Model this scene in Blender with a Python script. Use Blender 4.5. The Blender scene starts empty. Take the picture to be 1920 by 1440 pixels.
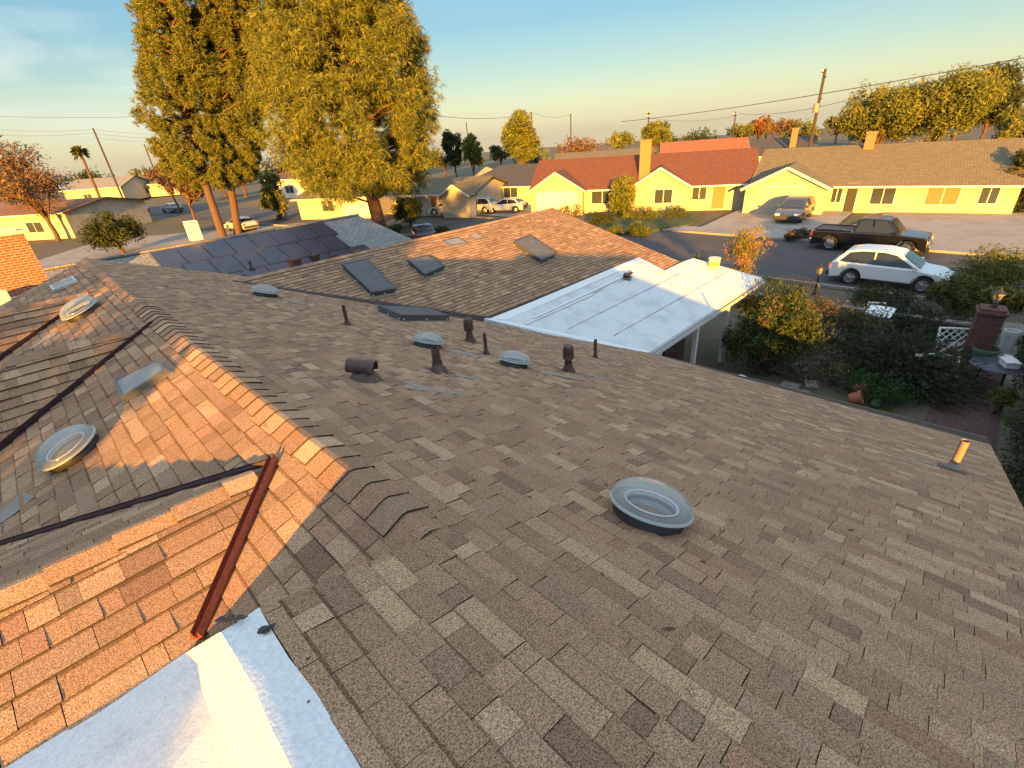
import bpy, math, random
import numpy as np
from mathutils import Vector, Matrix
random.seed(7); RNG = np.random.default_rng(7)
D = bpy.data; SC = bpy.context.scene; COL = SC.collection

# ------------------------------------------------------------------ camera
# house frame: +X runs down the big roof slope to the street, +Y runs along the main ridge, z = 0 is the main ridge
FPX = 880.4; PITCH = math.radians(27.725); ROLL = math.radians(-4.42); YAW = math.radians(43.89)
SL = math.radians(20.13); T = math.tan(SL); CS = math.cos(SL); SS = math.sin(SL)
GZ = -5.75                                   # ground level
def _rot(v):
    Y = np.array([-math.sin(YAW), math.cos(YAW), 0]); X = np.array([math.cos(YAW), math.sin(YAW), 0])
    return np.array([v @ X, v @ Y, v[2]])
_F = np.array([0, math.cos(PITCH), -math.sin(PITCH)]); _U = np.array([0, math.sin(PITCH), math.cos(PITCH)]); _R = np.array([1, 0, 0.])
CR = _rot(_R*math.cos(ROLL) + _U*math.sin(ROLL)); CU = _rot(_U*math.cos(ROLL) - _R*math.sin(ROLL)); CF = _rot(_F)
CAM = np.array([-0.50097*1.75, 0, 1.75])
cd = D.cameras.new('camera'); cam = D.objects.new('camera', cd); COL.objects.link(cam); SC.camera = cam
cd.sensor_width = 36; cd.lens = FPX*36/1920; cd.clip_start = .05; cd.clip_end = 6000
cam.matrix_world = Matrix(((CR[0], CU[0], -CF[0], CAM[0]), (CR[1], CU[1], -CF[1], CAM[1]), (CR[2], CU[2], -CF[2], CAM[2]), (0, 0, 0, 1)))

# ------------------------------------------------------------------ light
SUN_EL = math.radians(7.6); SUN_PLAN = math.atan2(.64, .77)          # direction the light travels in plan
ld = Vector((math.cos(SUN_PLAN)*math.cos(SUN_EL), math.sin(SUN_PLAN)*math.cos(SUN_EL), -math.sin(SUN_EL)))
sd = D.lights.new('sun', 'SUN'); sd.energy = 5; sd.angle = math.radians(.6); sd.color = (1, .45, .05)
so = D.objects.new('sun', sd); COL.objects.link(so); so.rotation_euler = ld.to_track_quat('-Z', 'Y').to_euler()
W = D.worlds.new('World'); SC.world = W; W.use_nodes = True; nt = W.node_tree; nt.nodes.clear()
def N(nt, t, **k):
    n = nt.nodes.new(t)
    for a, b in k.items(): setattr(n, a, b)
    return n
sky = N(nt, 'ShaderNodeTexSky', sky_type='NISHITA', sun_disc=False, sun_elevation=SUN_EL, sun_rotation=math.atan2(-ld.x, -ld.y), dust_density=1.5, ozone_density=2)
bg1 = N(nt, 'ShaderNodeBackground'); bg1.inputs[1].default_value = .15; nt.links.new(sky.outputs[0], bg1.inputs[0])
tc = N(nt, 'ShaderNodeTexCoord'); sep = N(nt, 'ShaderNodeSeparateXYZ'); nt.links.new(tc.outputs['Generated'], sep.inputs[0])
rp = N(nt, 'ShaderNodeValToRGB'); nt.links.new(sep.outputs[2], rp.inputs[0])
el = rp.color_ramp.elements
stops = [(0, (.70, .59, .40)), (.02, (.74, .66, .42)), (.055, (.64, .66, .43)), (.10, (.42, .56, .46)), (.17, (.20, .41, .50)), (.26, (.17, .37, .52)), (.5, (.72, .88, 1.05)), (1, (1.05, 1.16, 1.32))]
el[0].position = 0; el[0].color = (*stops[0][1], 1); el[1].position = 1; el[1].color = (*stops[-1][1], 1)
for p, c in stops[1:-1]:
    e = el.new(p); e.color = (*c, 1)
# thin streaky cloud, thicker to the far left
mp = N(nt, 'ShaderNodeMapping'); nt.links.new(tc.outputs['Generated'], mp.inputs[0]); mp.inputs['Scale'].default_value = (2.2, 2.2, 13); mp.inputs['Rotation'].default_value = (.12, -.3, 0)
nz = N(nt, 'ShaderNodeTexNoise'); nz.inputs['Scale'].default_value = 1.3; nz.inputs['Detail'].default_value = 6; nz.inputs['Distortion'].default_value = .6; nt.links.new(mp.outputs[0], nz.inputs[0])
cr = N(nt, 'ShaderNodeMapRange'); cr.inputs[1].default_value = .42; cr.inputs[2].default_value = .68; nt.links.new(nz.outputs[0], cr.inputs[0])
dm = N(nt, 'ShaderNodeVectorMath', operation='DOT_PRODUCT'); nt.links.new(tc.outputs['Generated'], dm.inputs[0]); dm.inputs[1].default_value = (-.1, 1, 0)
dr = N(nt, 'ShaderNodeMapRange'); dr.inputs[1].default_value = .75; dr.inputs[2].default_value = .99; dr.inputs[3].default_value = .04; dr.inputs[4].default_value = .95; nt.links.new(dm.outputs['Value'], dr.inputs[0])
mu = N(nt, 'ShaderNodeMath', operation='MULTIPLY'); nt.links.new(cr.outputs[0], mu.inputs[0]); nt.links.new(dr.outputs[0], mu.inputs[1])
mx = N(nt, 'ShaderNodeMixRGB'); nt.links.new(mu.outputs[0], mx.inputs[0]); nt.links.new(rp.outputs[0], mx.inputs[1]); mx.inputs[2].default_value = (.72, .74, .66, 1)
bg2 = N(nt, 'ShaderNodeBackground'); bg2.inputs[1].default_value = .235; nt.links.new(mx.outputs[0], bg2.inputs[0])
ms = N(nt, 'ShaderNodeMixShader'); ms.inputs[0].default_value = .88; nt.links.new(bg1.outputs[0], ms.inputs[1]); nt.links.new(bg2.outputs[0], ms.inputs[2])
out = N(nt, 'ShaderNodeOutputWorld'); nt.links.new(ms.outputs[0], out.inputs[0])
SC.view_settings.view_transform = 'Standard'; SC.view_settings.look = 'None'; SC.view_settings.gamma = 1; SC.view_settings.exposure = 2.15

# ------------------------------------------------------------------ helpers
def ray(x, y): return CR*(x-960) - CU*(y-720) + CF*FPX
def on(x, y, n, c=0.0):
    d = ray(x, y); n = np.array(n, float); return CAM + d*((c - n @ CAM)/(n @ d))
n1 = np.array([SS, 0, CS]); n2 = np.array([-SS, 0, CS])
def P1(x, y, h=0): return on(x, y, n1, h)
def P2(x, y, h=0): return on(x, y, n2, h)
def G(x, y, z=GZ): return on(x, y, (0, 0, 1), z)
def atX(x, y, X): return on(x, y, (1, 0, 0), X)
def atY(x, y, Y): return on(x, y, (0, 1, 0), Y)
def atD(x, y, dep):
    return CAM + ray(x, y)*(dep/FPX)

def mat(name, col, rough=.8, metal=0, bump=None, var=None, spec=None, grain=None, trans=0, attr=None, coat=0):
    """procedural material: var=(scale, colour2, lo, hi) large patches; grain=(scale, amount) fine speckle; bump=(scale, distance)"""
    m = D.materials.new(name); m.use_nodes = True; t = m.node_tree; b = t.nodes['Principled BSDF']
    b.inputs['Roughness'].default_value = rough; b.inputs['Metallic'].default_value = metal
    if spec is not None: b.inputs['Specular IOR Level'].default_value = spec
    if coat: b.inputs['Coat Weight'].default_value = coat
    tcn = N(t, 'ShaderNodeTexCoord'); co = tcn.outputs['Object']
    cur = N(t, 'ShaderNodeRGB').outputs[0]; cur.default_value = (*col, 1)
    if attr:
        a = N(t, 'ShaderNodeAttribute', attribute_name=attr); cur = a.outputs['Color']
    if var:
        nn = N(t, 'ShaderNodeTexNoise'); nn.inputs['Scale'].default_value = var[0]; nn.inputs['Detail'].default_value = 5; nn.inputs['Roughness'].default_value = .6; t.links.new(co, nn.inputs[0])
        r = N(t, 'ShaderNodeMapRange'); r.inputs[1].default_value = var[2]; r.inputs[2].default_value = var[3]; t.links.new(nn.outputs[0], r.inputs[0])
        x = N(t, 'ShaderNodeMixRGB'); t.links.new(r.outputs[0], x.inputs[0]); t.links.new(cur, x.inputs[1]); x.inputs[2].default_value = (*var[1], 1); cur = x.outputs[0]
    if grain:
        nn = N(t, 'ShaderNodeTexNoise'); nn.inputs['Scale'].default_value = grain[0]; nn.inputs['Detail'].default_value = 2; nn.inputs['Roughness'].default_value = .8; t.links.new(co, nn.inputs[0])
        r = N(t, 'ShaderNodeMapRange'); r.inputs[1].default_value = .34; r.inputs[2].default_value = .66; r.inputs[3].default_value = 1-grain[1]; r.inputs[4].default_value = 1+grain[1]; t.links.new(nn.outputs[0], r.inputs[0])
        x = N(t, 'ShaderNodeVectorMath', operation='SCALE'); t.links.new(cur, x.inputs[0]); t.links.new(r.outputs[0], x.inputs['Scale']); cur = x.outputs[0]
    t.links.new(cur, b.inputs['Base Color'])
    if bump:
        nn = N(t, 'ShaderNodeTexNoise'); nn.inputs['Scale'].default_value = bump[0]; nn.inputs['Detail'].default_value = 4; t.links.new(co, nn.inputs[0])
        bn = N(t, 'ShaderNodeBump'); bn.inputs['Distance'].default_value = bump[1]; bn.inputs['Strength'].default_value = 1; t.links.new(nn.outputs[0], bn.inputs['Height']); t.links.new(bn.outputs[0], b.inputs['Normal'])
    if trans:
        tr = N(t, 'ShaderNodeBsdfTranslucent'); t.links.new(cur, tr.inputs[0]); s = N(t, 'ShaderNodeMixShader'); s.inputs[0].default_value = trans
        t.links.new(b.outputs[0], s.inputs[1]); t.links.new(tr.outputs[0], s.inputs[2]); t.links.new(s.outputs[0], t.nodes['Material Output'].inputs[0])
    return m
def glassmat(name, col, rough, alpha, trans=1.0):
    m = mat(name, col, rough); b = m.node_tree.nodes['Principled BSDF']; b.inputs['Alpha'].default_value = alpha; b.inputs['Specular IOR Level'].default_value = .8; return m
def brickmat(name, c1, c2, mortar, sc, bw=.5, bh=.25, ms=.02):
    m = mat(name, c1, .85, bump=(60, .002)); t = m.node_tree; b = t.nodes['Principled BSDF']
    tcn = N(t, 'ShaderNodeTexCoord'); br = N(t, 'ShaderNodeTexBrick'); br.inputs['Color1'].default_value = (*c1, 1); br.inputs['Color2'].default_value = (*c2, 1); br.inputs['Mortar'].default_value = (*mortar, 1)
    br.inputs['Scale'].default_value = sc; br.inputs['Brick Width'].default_value = bw; br.inputs['Row Height'].default_value = bh; br.inputs['Mortar Size'].default_value = ms
    t.links.new(tcn.outputs['UV'], br.inputs[0])
    nn = N(t, 'ShaderNodeTexNoise'); nn.inputs['Scale'].default_value = 14; nn.inputs['Detail'].default_value = 6; t.links.new(tcn.outputs['Object'], nn.inputs[0])
    r = N(t, 'ShaderNodeMapRange'); r.inputs[1].default_value = .3; r.inputs[2].default_value = .7; r.inputs[3].default_value = .6; r.inputs[4].default_value = 1.25; t.links.new(nn.outputs[0], r.inputs[0])
    x = N(t, 'ShaderNodeVectorMath', operation='SCALE'); t.links.new(br.outputs[0], x.inputs[0]); t.links.new(r.outputs[0], x.inputs['Scale']); t.links.new(x.outputs[0], b.inputs['Base Color'])
    return m

WR = {}                                       # roots whose parts are modelled in world coordinates
class MB:
    def __init__(s): s.v = []; s.f = []; s.m = []; s.c = []; s.uv = []
    def face(s, pts, mi=0, col=None, uv=None):
        i = len(s.v); s.v += [tuple(map(float, p)) for p in pts]; s.f.append(tuple(range(i, i+len(pts)))); s.m.append(mi); s.c.append(col); s.uv.append(uv)
    def box(s, c, size, rz=0, mi=0, axes=None):
        c = np.array(c, float); h = np.array(size, float)/2
        if axes is None:
            a = [np.array([math.cos(rz), math.sin(rz), 0]), np.array([-math.sin(rz), math.cos(rz), 0]), np.array([0, 0, 1.])]
        else: a = [np.array(q, float) for q in axes]
        P = lambda i, j, k: c + a[0]*h[0]*i + a[1]*h[1]*j + a[2]*h[2]*k
        for q in (((-1,-1,-1),(-1,1,-1),(1,1,-1),(1,-1,-1)), ((-1,-1,1),(1,-1,1),(1,1,1),(-1,1,1)), ((-1,-1,-1),(1,-1,-1),(1,-1,1),(-1,-1,1)),
                  ((1,1,-1),(-1,1,-1),(-1,1,1),(1,1,1)), ((-1,1,-1),(-1,-1,-1),(-1,-1,1),(-1,1,1)), ((1,-1,-1),(1,1,-1),(1,1,1),(1,-1,1))):
            pts = [P(*t) for t in q]
            u0 = pts[0]; e1 = np.linalg.norm(pts[1]-pts[0]); e2 = np.linalg.norm(pts[2]-pts[1])
            s.face(pts, mi, uv=[(0, 0), (e1, 0), (e1, e2), (0, e2)] if True else None)
    def bar(s, a, b, w, h, up=(0, 0, 1), mi=0):
        a = np.array(a, float); b = np.array(b, float); d = b-a; L = np.linalg.norm(d); d /= L; up = np.array(up, float)
        sd_ = np.cross(up, d); sd_ /= np.linalg.norm(sd_); u = np.cross(d, sd_); s.box((a+b)/2, (L, w, h), axes=(d, sd_, u), mi=mi)
    def tube(s, a, b, r1, r2=None, n=10, mi=0, cap=True):
        r2 = r1 if r2 is None else r2; a = np.array(a, float); b = np.array(b, float); d = b-a; d = d/np.linalg.norm(d)
        x = np.cross(d, (0, 0, 1) if abs(d[2]) < .9 else (1, 0, 0)); x = x/np.linalg.norm(x); y = np.cross(d, x)
        A = [a + (x*math.cos(2*math.pi*i/n) + y*math.sin(2*math.pi*i/n))*r1 for i in range(n)]; B = [b + (x*math.cos(2*math.pi*i/n) + y*math.sin(2*math.pi*i/n))*r2 for i in range(n)]
        for i in range(n): s.face([A[i], B[i], B[(i+1) % n], A[(i+1) % n]], mi)
        if cap: s.face(A, mi); s.face(B[::-1], mi)
    def lathe(s, o, axis, prof, n=28, mi=0, rx=None):
        """prof: list of (radius, height) along axis"""
        o = np.array(o, float); d = np.array(axis, float); d /= np.linalg.norm(d); x = np.cross(d, (0, 1, 0) if abs(d[1]) < .9 else (1, 0, 0)); x /= np.linalg.norm(x); y = np.cross(d, x)
        R = [[o + d*h + (x*math.cos(2*math.pi*i/n) + y*math.sin(2*math.pi*i/n))*r for i in range(n)] for r, h in prof]
        for k in range(len(R)-1):
            for i in range(n):
                j = (i+1) % n; q = [R[k][i], R[k][j], R[k+1][j], R[k+1][i]]
                if prof[k][1] != prof[k+1][1] or prof[k][0] != prof[k+1][0]: s.face(q, mi)
    def prism(s, poly, off, mi=0):
        off = np.array(off, float); A = [np.array(p, float) for p in poly]; B = [p+off for p in A]; s.face(A, mi); s.face(B[::-1], mi)
        for i in range(len(A)):
            j = (i+1) % len(A); s.face([A[j], A[i], B[i], B[j]], mi)
    def build(s, name, mats, parent=None, smooth=False, merge=False, loc=None):
        me = D.meshes.new(name); V = np.array(s.v) if s.v else np.zeros((0, 3))
        if loc is not None: V = V - np.array(loc)
        me.from_pydata(V.tolist(), [], s.f); 
        for m in (mats if isinstance(mats, (list, tuple)) else [mats]): me.materials.append(m)
        me.polygons.foreach_set('material_index', s.m)
        if any(c is not None for c in s.c):
            at = me.color_attributes.new('tint', 'FLOAT_COLOR', 'CORNER'); buf = []
            for f, c in zip(s.f, s.c): buf += list((*(c or (.1, .1, .1)), 1))*len(f)
            at.data.foreach_set('color', buf)
        if any(u is not None for u in s.uv):
            l = me.uv_layers.new(name='UVMap'); buf = []
            for f, u in zip(s.f, s.uv):
                for k in range(len(f)): buf += list(u[k]) if u else [0, 0]
            l.data.foreach_set('uv', buf)
        if merge or smooth:
            import bmesh
            bm = bmesh.new(); bm.from_mesh(me); bmesh.ops.remove_doubles(bm, verts=bm.verts, dist=1e-4); bmesh.ops.recalc_face_normals(bm, faces=bm.faces); bm.to_mesh(me); bm.free()
        if smooth: me.shade_smooth(); me.set_sharp_from_angle(angle=math.radians(40))
        o = D.objects.new(name, me); COL.objects.link(o)
        if loc is not None: o.location = loc
        if parent is not None:
            o.parent = parent
            if parent.name in WR: o.matrix_parent_inverse = WR[parent.name]
        return o
def tag(o, label=None, cat=None, group=None, kind=None):
    if label: o['label'] = label
    if cat: o['category'] = cat
    if group: o['group'] = group
    if kind: o['kind'] = kind
    return o
def thing(name, label, cat, loc=(0, 0, 0), rz=0, group=None):
    o = D.objects.new(name, None); o.empty_display_size = .2; COL.objects.link(o); o.location = tuple(map(float, loc)); o.rotation_euler = (0, 0, rz); return tag(o, label, cat, group)
def wthing(name, label, cat, loc, group=None):
    o = thing(name, label, cat, loc, 0, group); WR[o.name] = Matrix.Translation(tuple(-float(q) for q in loc)); return o
def copy_tree(o, parent=None):
    c = o.copy(); COL.objects.link(c); c.parent = parent
    for ch in list(o.children): copy_tree(ch, c)
    return c
def nparr_mesh(name, V, nper, mats, tint=None, parent=None, loc=None):
    """V: (N*nper,3) separate faces of nper corners"""
    V = np.asarray(V, np.float32)
    if loc is not None: V = V - np.array(loc, np.float32)
    n = len(V)//nper; me = D.meshes.new(name); me.vertices.add(len(V)); me.vertices.foreach_set('co', V.ravel()); me.loops.add(len(V)); me.loops.foreach_set('vertex_index', np.arange(len(V), dtype=np.int32))
    me.polygons.add(n); me.polygons.foreach_set('loop_start', np.arange(0, len(V), nper, dtype=np.int32))
    if tint is not None:
        at = me.color_attributes.new('tint', 'FLOAT_COLOR', 'CORNER'); t4 = np.ones((len(V), 4), np.float32); t4[:, :3] = np.repeat(tint, nper, 0); at.data.foreach_set('color', t4.ravel())
    me.materials.append(mats); me.update(calc_edges=True)
    o = D.objects.new(name, me); COL.objects.link(o)
    if loc is not None: o.location = tuple(map(float, loc))
    if parent is not None:
        o.parent = parent
        if parent.name in WR: o.matrix_parent_inverse = WR[parent.name]
    return o
def unit(a): return a/np.maximum(np.linalg.norm(a, axis=-1, keepdims=True), 1e-9)

# ------------------------------------------------------------------ materials
M = {}
M['shingle'] = mat('asphalt_shingle', (.2, .17, .13), .95, attr='tint', grain=(170, .75), var=(.9, (.18, .12, .07), .56, .95), bump=(300, .0015), spec=.25)
M['shingle_edge'] = mat('shingle_edge', (.035, .028, .022), .95)
M['white_coat'] = mat('white_roof_coating', (.62, .66, .68), .95, var=(5, (.50, .55, .58), .52, .8), grain=(60, .10), bump=(90, .004))
M['white_roll'] = mat('white_roll_roofing', (.57, .61, .62), .75, var=(1.6, (.40, .44, .46), .46, .78), grain=(30, .12), bump=(60, .002))
M['white_lap'] = mat('white_lap_coating', (.66, .70, .70), .6, bump=(20, .002))
M['tar'] = mat('black_tar', (.02, .02, .02), .5, bump=(60, .003))
M['redmetal'] = mat('red_brown_metal', (.16, .045, .03), .45, metal=.2, var=(9, (.25, .09, .06), .6, .75), grain=(50, .25))
M['brownmetal'] = mat('dark_brown_metal', (.040, .020, .026), .55, var=(8, (.10, .07, .06), .6, .8))
M['ventbrown'] = mat('brown_vent_paint', (.062, .034, .031), .5, var=(12, (.17, .11, .09), .5, .8))
M['copperpipe'] = mat('tan_painted_pipe', (.25, .17, .14), .55, var=(16, (.2, .13, .1), .5, .8))
M['galv'] = mat('grey_flashing', (.22, .205, .18), .7, var=(7, (.27, .26, .24), .5, .75))
M['blackrub'] = mat('black_curb', (.02, .022, .025), .5)
M['dome'] = glassmat('clear_dome', (.36, .41, .41), .09, .5)
_t = M['dome'].node_tree; _lw = N(_t, 'ShaderNodeLayerWeight'); _lw.inputs[0].default_value = .35; _mr = N(_t, 'ShaderNodeMapRange'); _mr.inputs[3].default_value = .2; _mr.inputs[4].default_value = 1.0; _t.links.new(_lw.outputs['Facing'], _mr.inputs[0]); _t.links.new(_mr.outputs[0], _t.nodes['Principled BSDF'].inputs['Alpha'])
M['domering'] = mat('dome_ring', (.42, .46, .47), .3)
M['collar'] = mat('skylight_collar', (.13, .14, .14), .4, var=(14, (.22, .23, .22), .5, .75))
M['tubein'] = mat('tube_interior', (.62, .70, .76), .3, metal=.3, bump=(16, .03))
M['skyframe'] = mat('skylight_frame', (.055, .058, .06), .5, var=(8, (.09, .09, .09), .5, .8))
M['darkframe'] = mat('grey_skylight_frame', (.10, .105, .11), .45)
M['skyglass'] = mat('skylight_glass', (.075, .08, .085), .5, spec=.4, var=(5, (.11, .115, .115), .45, .75))
M['greyglass'] = mat('frosted_skylight', (.17, .185, .19), .4, var=(6, (.13, .14, .145), .4, .7), coat=.2)
M['fascia'] = mat('white_fascia', (.62, .62, .60), .6, var=(4, (.45, .44, .42), .5, .8))
M['stucco'] = mat('beige_stucco', (.55, .50, .42), .9, bump=(50, .004))
M['deck'] = mat('roof_deck', (.12, .095, .075), .9)
M['glass'] = mat('window_glass', (.04, .05, .06), .08, spec=.9)

# ------------------------------------------------------------------ shingled planes
PAL = [((.345, .255, .17), 13), ((.295, .21, .14), 28), ((.27, .19, .126), 30), ((.24, .165, .112), 14), ((.215, .145, .105), 8), ((.275, .18, .125), 7), ((.26, .192, .135), 6), ((.365, .275, .19), 4)]
PALC = [(p[0][0]*1.03, p[0][1]*.93, p[0][2]*.84) for p in PAL]; PALW = [p[1] for p in PAL]
def clip(poly, pl):
    """clip a (u,v) polygon by convex polygon pl given counter-clockwise"""
    for i in range(len(pl)):
        ax, ay = pl[i]; bx, by = pl[(i+1) % len(pl)]; o = []
        if not poly: return []
        f = lambda p: (bx-ax)*(p[1]-ay) - (by-ay)*(p[0]-ax)
        for k in range(len(poly)):
            p, q = poly[k], poly[(k+1) % len(poly)]; a, b = f(p), f(q)
            if a >= 0: o.append(p)
            if (a >= 0) != (b >= 0): t = a/(a-b); o.append((p[0]+(q[0]-p[0])*t, p[1]+(q[1]-p[1])*t))
        poly = o
    return poly
def shingles(name, org, ud, vd, polys, seed, parent, label=None, expo=.127, dark=1.0, deck=.10, lift=1.0):
    """org + u*ud + v*vd, v up the slope; polys in 3-D lying on that plane"""
    rnd = random.Random(seed); org = np.array(org, float); ud = np.array(ud, float); vd = np.array(vd, float); ud /= np.linalg.norm(ud); vd /= np.linalg.norm(vd)
    nn = np.cross(ud, vd); nn /= np.linalg.norm(nn)
    if nn[2] < 0: nn = -nn
    B = np.linalg.lstsq(np.array([ud, vd]).T, np.eye(3), rcond=None)[0]
    mb = MB()
    for P3 in polys:
        pl = [tuple(B @ (np.array(p)-org)) for p in P3]
        area = sum(pl[i][0]*pl[(i+1) % len(pl)][1]-pl[(i+1) % len(pl)][0]*pl[i][1] for i in range(len(pl)))
        if area < 0: pl = pl[::-1]
        us = [p[0] for p in pl]; vs = [p[1] for p in pl]
        # deck slab under the shingles
        top = [org + ud*u + vd*v - nn*.004 for u, v in pl]; bot = [p - nn*deck for p in top]
        mb.face(top, 1, (.1, .1, .1)); mb.face(bot[::-1], 1)
        for i in range(len(top)): j = (i+1) % len(top); mb.face([top[j], top[i], bot[i], bot[j]], 1)
        k0 = int(math.floor(min(vs)/expo)); k1 = int(math.ceil(max(vs)/expo))
        for k in range(k0, k1+1):
            rr = random.Random(seed*1000+k); u = -60.0 + rr.random(); hi = rr.random() < .5
            v0 = k*expo; wob = 0
            while u < max(us):
                w = rr.choice((.09, .12, .15, .18, .21, .25, .30)); c = rr.choices(PALC, PALW)[0]; j = .88+.24*rr.random(); hi = rr.random() < .5
                off = rr.uniform(-.003, .003)
                if u+w < min(us)-.01: u += w; continue
                c = (c[0]*j*dark, c[1]*j*dark, c[2]*j*dark); g = .002 if rr.random() < .8 else .005
                r = [(u+g/2, v0+off), (u+w-g/2, v0+off), (u+w-g/2, v0+expo+.018), (u+g/2, v0+expo+.018)]
                cp = clip(r, pl)
                if len(cp) >= 3:
                    h = (.0165 if hi else .0105)*lift
                    hh = lambda v: .001 + h*max(0, 1-(v-v0)/(expo+.018))
                    tp = [org + ud*a + vd*b + nn*hh(b) for a, b in cp]; bt = [org + ud*a + vd*b - nn*.004 for a, b in cp]
                    # darker strip along the head of each exposed tab, marking the course lines
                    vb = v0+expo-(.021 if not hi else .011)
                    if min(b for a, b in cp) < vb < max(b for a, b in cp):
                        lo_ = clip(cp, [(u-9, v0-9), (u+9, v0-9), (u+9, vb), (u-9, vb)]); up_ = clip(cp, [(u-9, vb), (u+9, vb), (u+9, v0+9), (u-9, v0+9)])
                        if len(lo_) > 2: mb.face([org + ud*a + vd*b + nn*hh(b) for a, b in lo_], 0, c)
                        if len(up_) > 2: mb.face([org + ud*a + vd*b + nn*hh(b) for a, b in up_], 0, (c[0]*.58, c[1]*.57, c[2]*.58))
                    else: mb.face(tp, 0, c)
                    for i in range(len(cp)):
                        jn = (i+1) % len(cp)
                        if cp[i][1] > v0+expo and cp[jn][1] > v0+expo: continue
                        mb.face([tp[jn], tp[i], bt[i], bt[jn]], 1, (.03, .03, .03))
                u += w
    o = mb.build(name, [M['shingle'], M['shingle_edge']], parent)
    if label: o['label'] = label
    return o
def ridge_caps(name, a, b, na, nb, parent, seed=3, expo=.19, w=.15, label=None, r0=.008):
    """bent cap shingles from a (near, butt ends) to b; na/nb are the downhill directions of each side"""
    rnd = random.Random(seed); a = np.array(a, float); b = np.array(b, float); L = np.linalg.norm(b-a); d = (b-a)/L; na = np.array(na, float); nb = np.array(nb, float); up = np.array([0, 0, 1.])
    mb = MB(); n = int(L/expo)+1
    for i in range(n):
        s0 = i*expo + rnd.uniform(-.01, .01); s1 = min(s0+expo+.03, L+.02); c = rnd.choices(PALC, PALW)[0]; j = .95+.25*rnd.random(); c = tuple(q*j for q in c)
        wa = w + rnd.uniform(-.012, .012); h0 = r0+.008+rnd.uniform(0, .004) if i else .006; h1 = .010
        def sec(s, h): 
            p = a + d*s
            return [p + na*wa + up*(h-.006), p + na*wa*.12 + up*(h+.004), p + nb*wa*.12 + up*(h+.004), p + nb*wa + up*(h-.006)]
        A = sec(s0, h0); B = sec(s1, h1)
        for k in range(3): mb.face([A[k], B[k], B[k+1], A[k+1]], 0, c)
        Z = [p - up*.014 for p in A]
        for k in range(3): mb.face([A[k+1], Z[k+1], Z[k], A[k]], 1, c)
        for q in (0, 3):
            mb.face([A[q], B[q], B[q]-up*.012, Z[q]], 1, c)
    o = mb.build(name, [M['shingle'], M['shingle_edge']], parent)
    if label: o['label'] = label
    return o
def strip(name, a, b, na, nb, w, mt, parent, lift=.012, rib=0, label=None, taper=1.0):
    """folded valley metal from a to b, wings along na and nb"""
    a = np.array(a, float); b = np.array(b, float); na = np.array(na, float); nb = np.array(nb, float); up = np.array([0, 0, 1.]); mb = MB()
    la = up*lift; R = np.array([0, 0, rib])
    def sec(p, w): 
        s = [p+na*w+la, p+na*w*.5+la+R, p+na*w*.28+la, p+la*.6, p+nb*w*.28+la, p+nb*w*.5+la+R, p+nb*w+la]
        return s + [q-up*(lift+.02) for q in s[::-1]]
    A = sec(a, w*taper); B = sec(b, w); n = len(A)
    for k in range(n): mb.face([A[k], B[k], B[(k+1) % n], A[(k+1) % n]])
    mb.face(A[::-1]); mb.face(B)
    o = mb.build(name, mt, parent, merge=True)
    if label: o['label'] = label
    return o

# ================================================================== THE HOUSE WE STAND ON
house = thing('ranch_house', 'sprawling single storey house with mottled brown shingle roof filling the foreground, many vents and skylights', 'house', (3, 4, GZ))
WR[house.name] = Matrix.Translation((-3, -4, -GZ))
_kids = []
def p1(x, y): return np.array([x, y, -T*x])
def p2(x, y): return np.array([x, y, T*x])
UY = np.array([0, 1., 0]); VU1 = np.array([-CS, 0, SS]); VU2 = np.array([CS, 0, SS])
EX0, EX1 = 9.81, 9.26                                     # the eave, near and far end
YF = 14.22; YN = P1(1850, 822)[1]; KY = 1.56
Gc = P1(1215, 662); V0 = P1(437, 528)
tq = math.tan(math.radians(22)); nQ = np.array([0, -tq, 1.]); cQ = nQ @ V0
Q = lambda x, y: on(x, y, nQ, cQ)
Va = Q(923, 597)
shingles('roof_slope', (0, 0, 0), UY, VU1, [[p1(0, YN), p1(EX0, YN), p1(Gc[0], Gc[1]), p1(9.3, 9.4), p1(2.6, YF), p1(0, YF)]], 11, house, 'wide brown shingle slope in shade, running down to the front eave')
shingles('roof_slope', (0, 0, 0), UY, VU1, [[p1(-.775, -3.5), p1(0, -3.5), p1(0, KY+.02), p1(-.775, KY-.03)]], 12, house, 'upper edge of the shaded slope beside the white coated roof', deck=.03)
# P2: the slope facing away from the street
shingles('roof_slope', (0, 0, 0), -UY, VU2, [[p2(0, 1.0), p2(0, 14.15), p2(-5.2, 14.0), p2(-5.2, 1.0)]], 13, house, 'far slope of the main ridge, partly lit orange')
# near gable
gy, gz = 3.017, -.091
VUP = np.array([0, CS, SS]); VUQ = np.array([0, -CS, SS]); UX = np.array([1., 0, 0])
def p5(x, y): return np.array([x, y, gz - T*(gy-y)])
def p6(x, y): return np.array([x, y, gz - T*(y-gy)])
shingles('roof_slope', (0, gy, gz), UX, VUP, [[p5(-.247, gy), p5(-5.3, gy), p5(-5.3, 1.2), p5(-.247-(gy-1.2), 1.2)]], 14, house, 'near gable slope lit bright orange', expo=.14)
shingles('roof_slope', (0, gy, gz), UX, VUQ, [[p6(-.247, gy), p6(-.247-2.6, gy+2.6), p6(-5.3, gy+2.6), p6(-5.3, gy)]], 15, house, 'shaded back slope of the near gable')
ridge_caps('ridge_cap', (-5.2, gy, gz+.01), (-.40, gy, gz+.01), (0, -CS, -SS), (0, CS, -SS), house, 21, expo=.29, w=.11, r0=.024)
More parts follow.
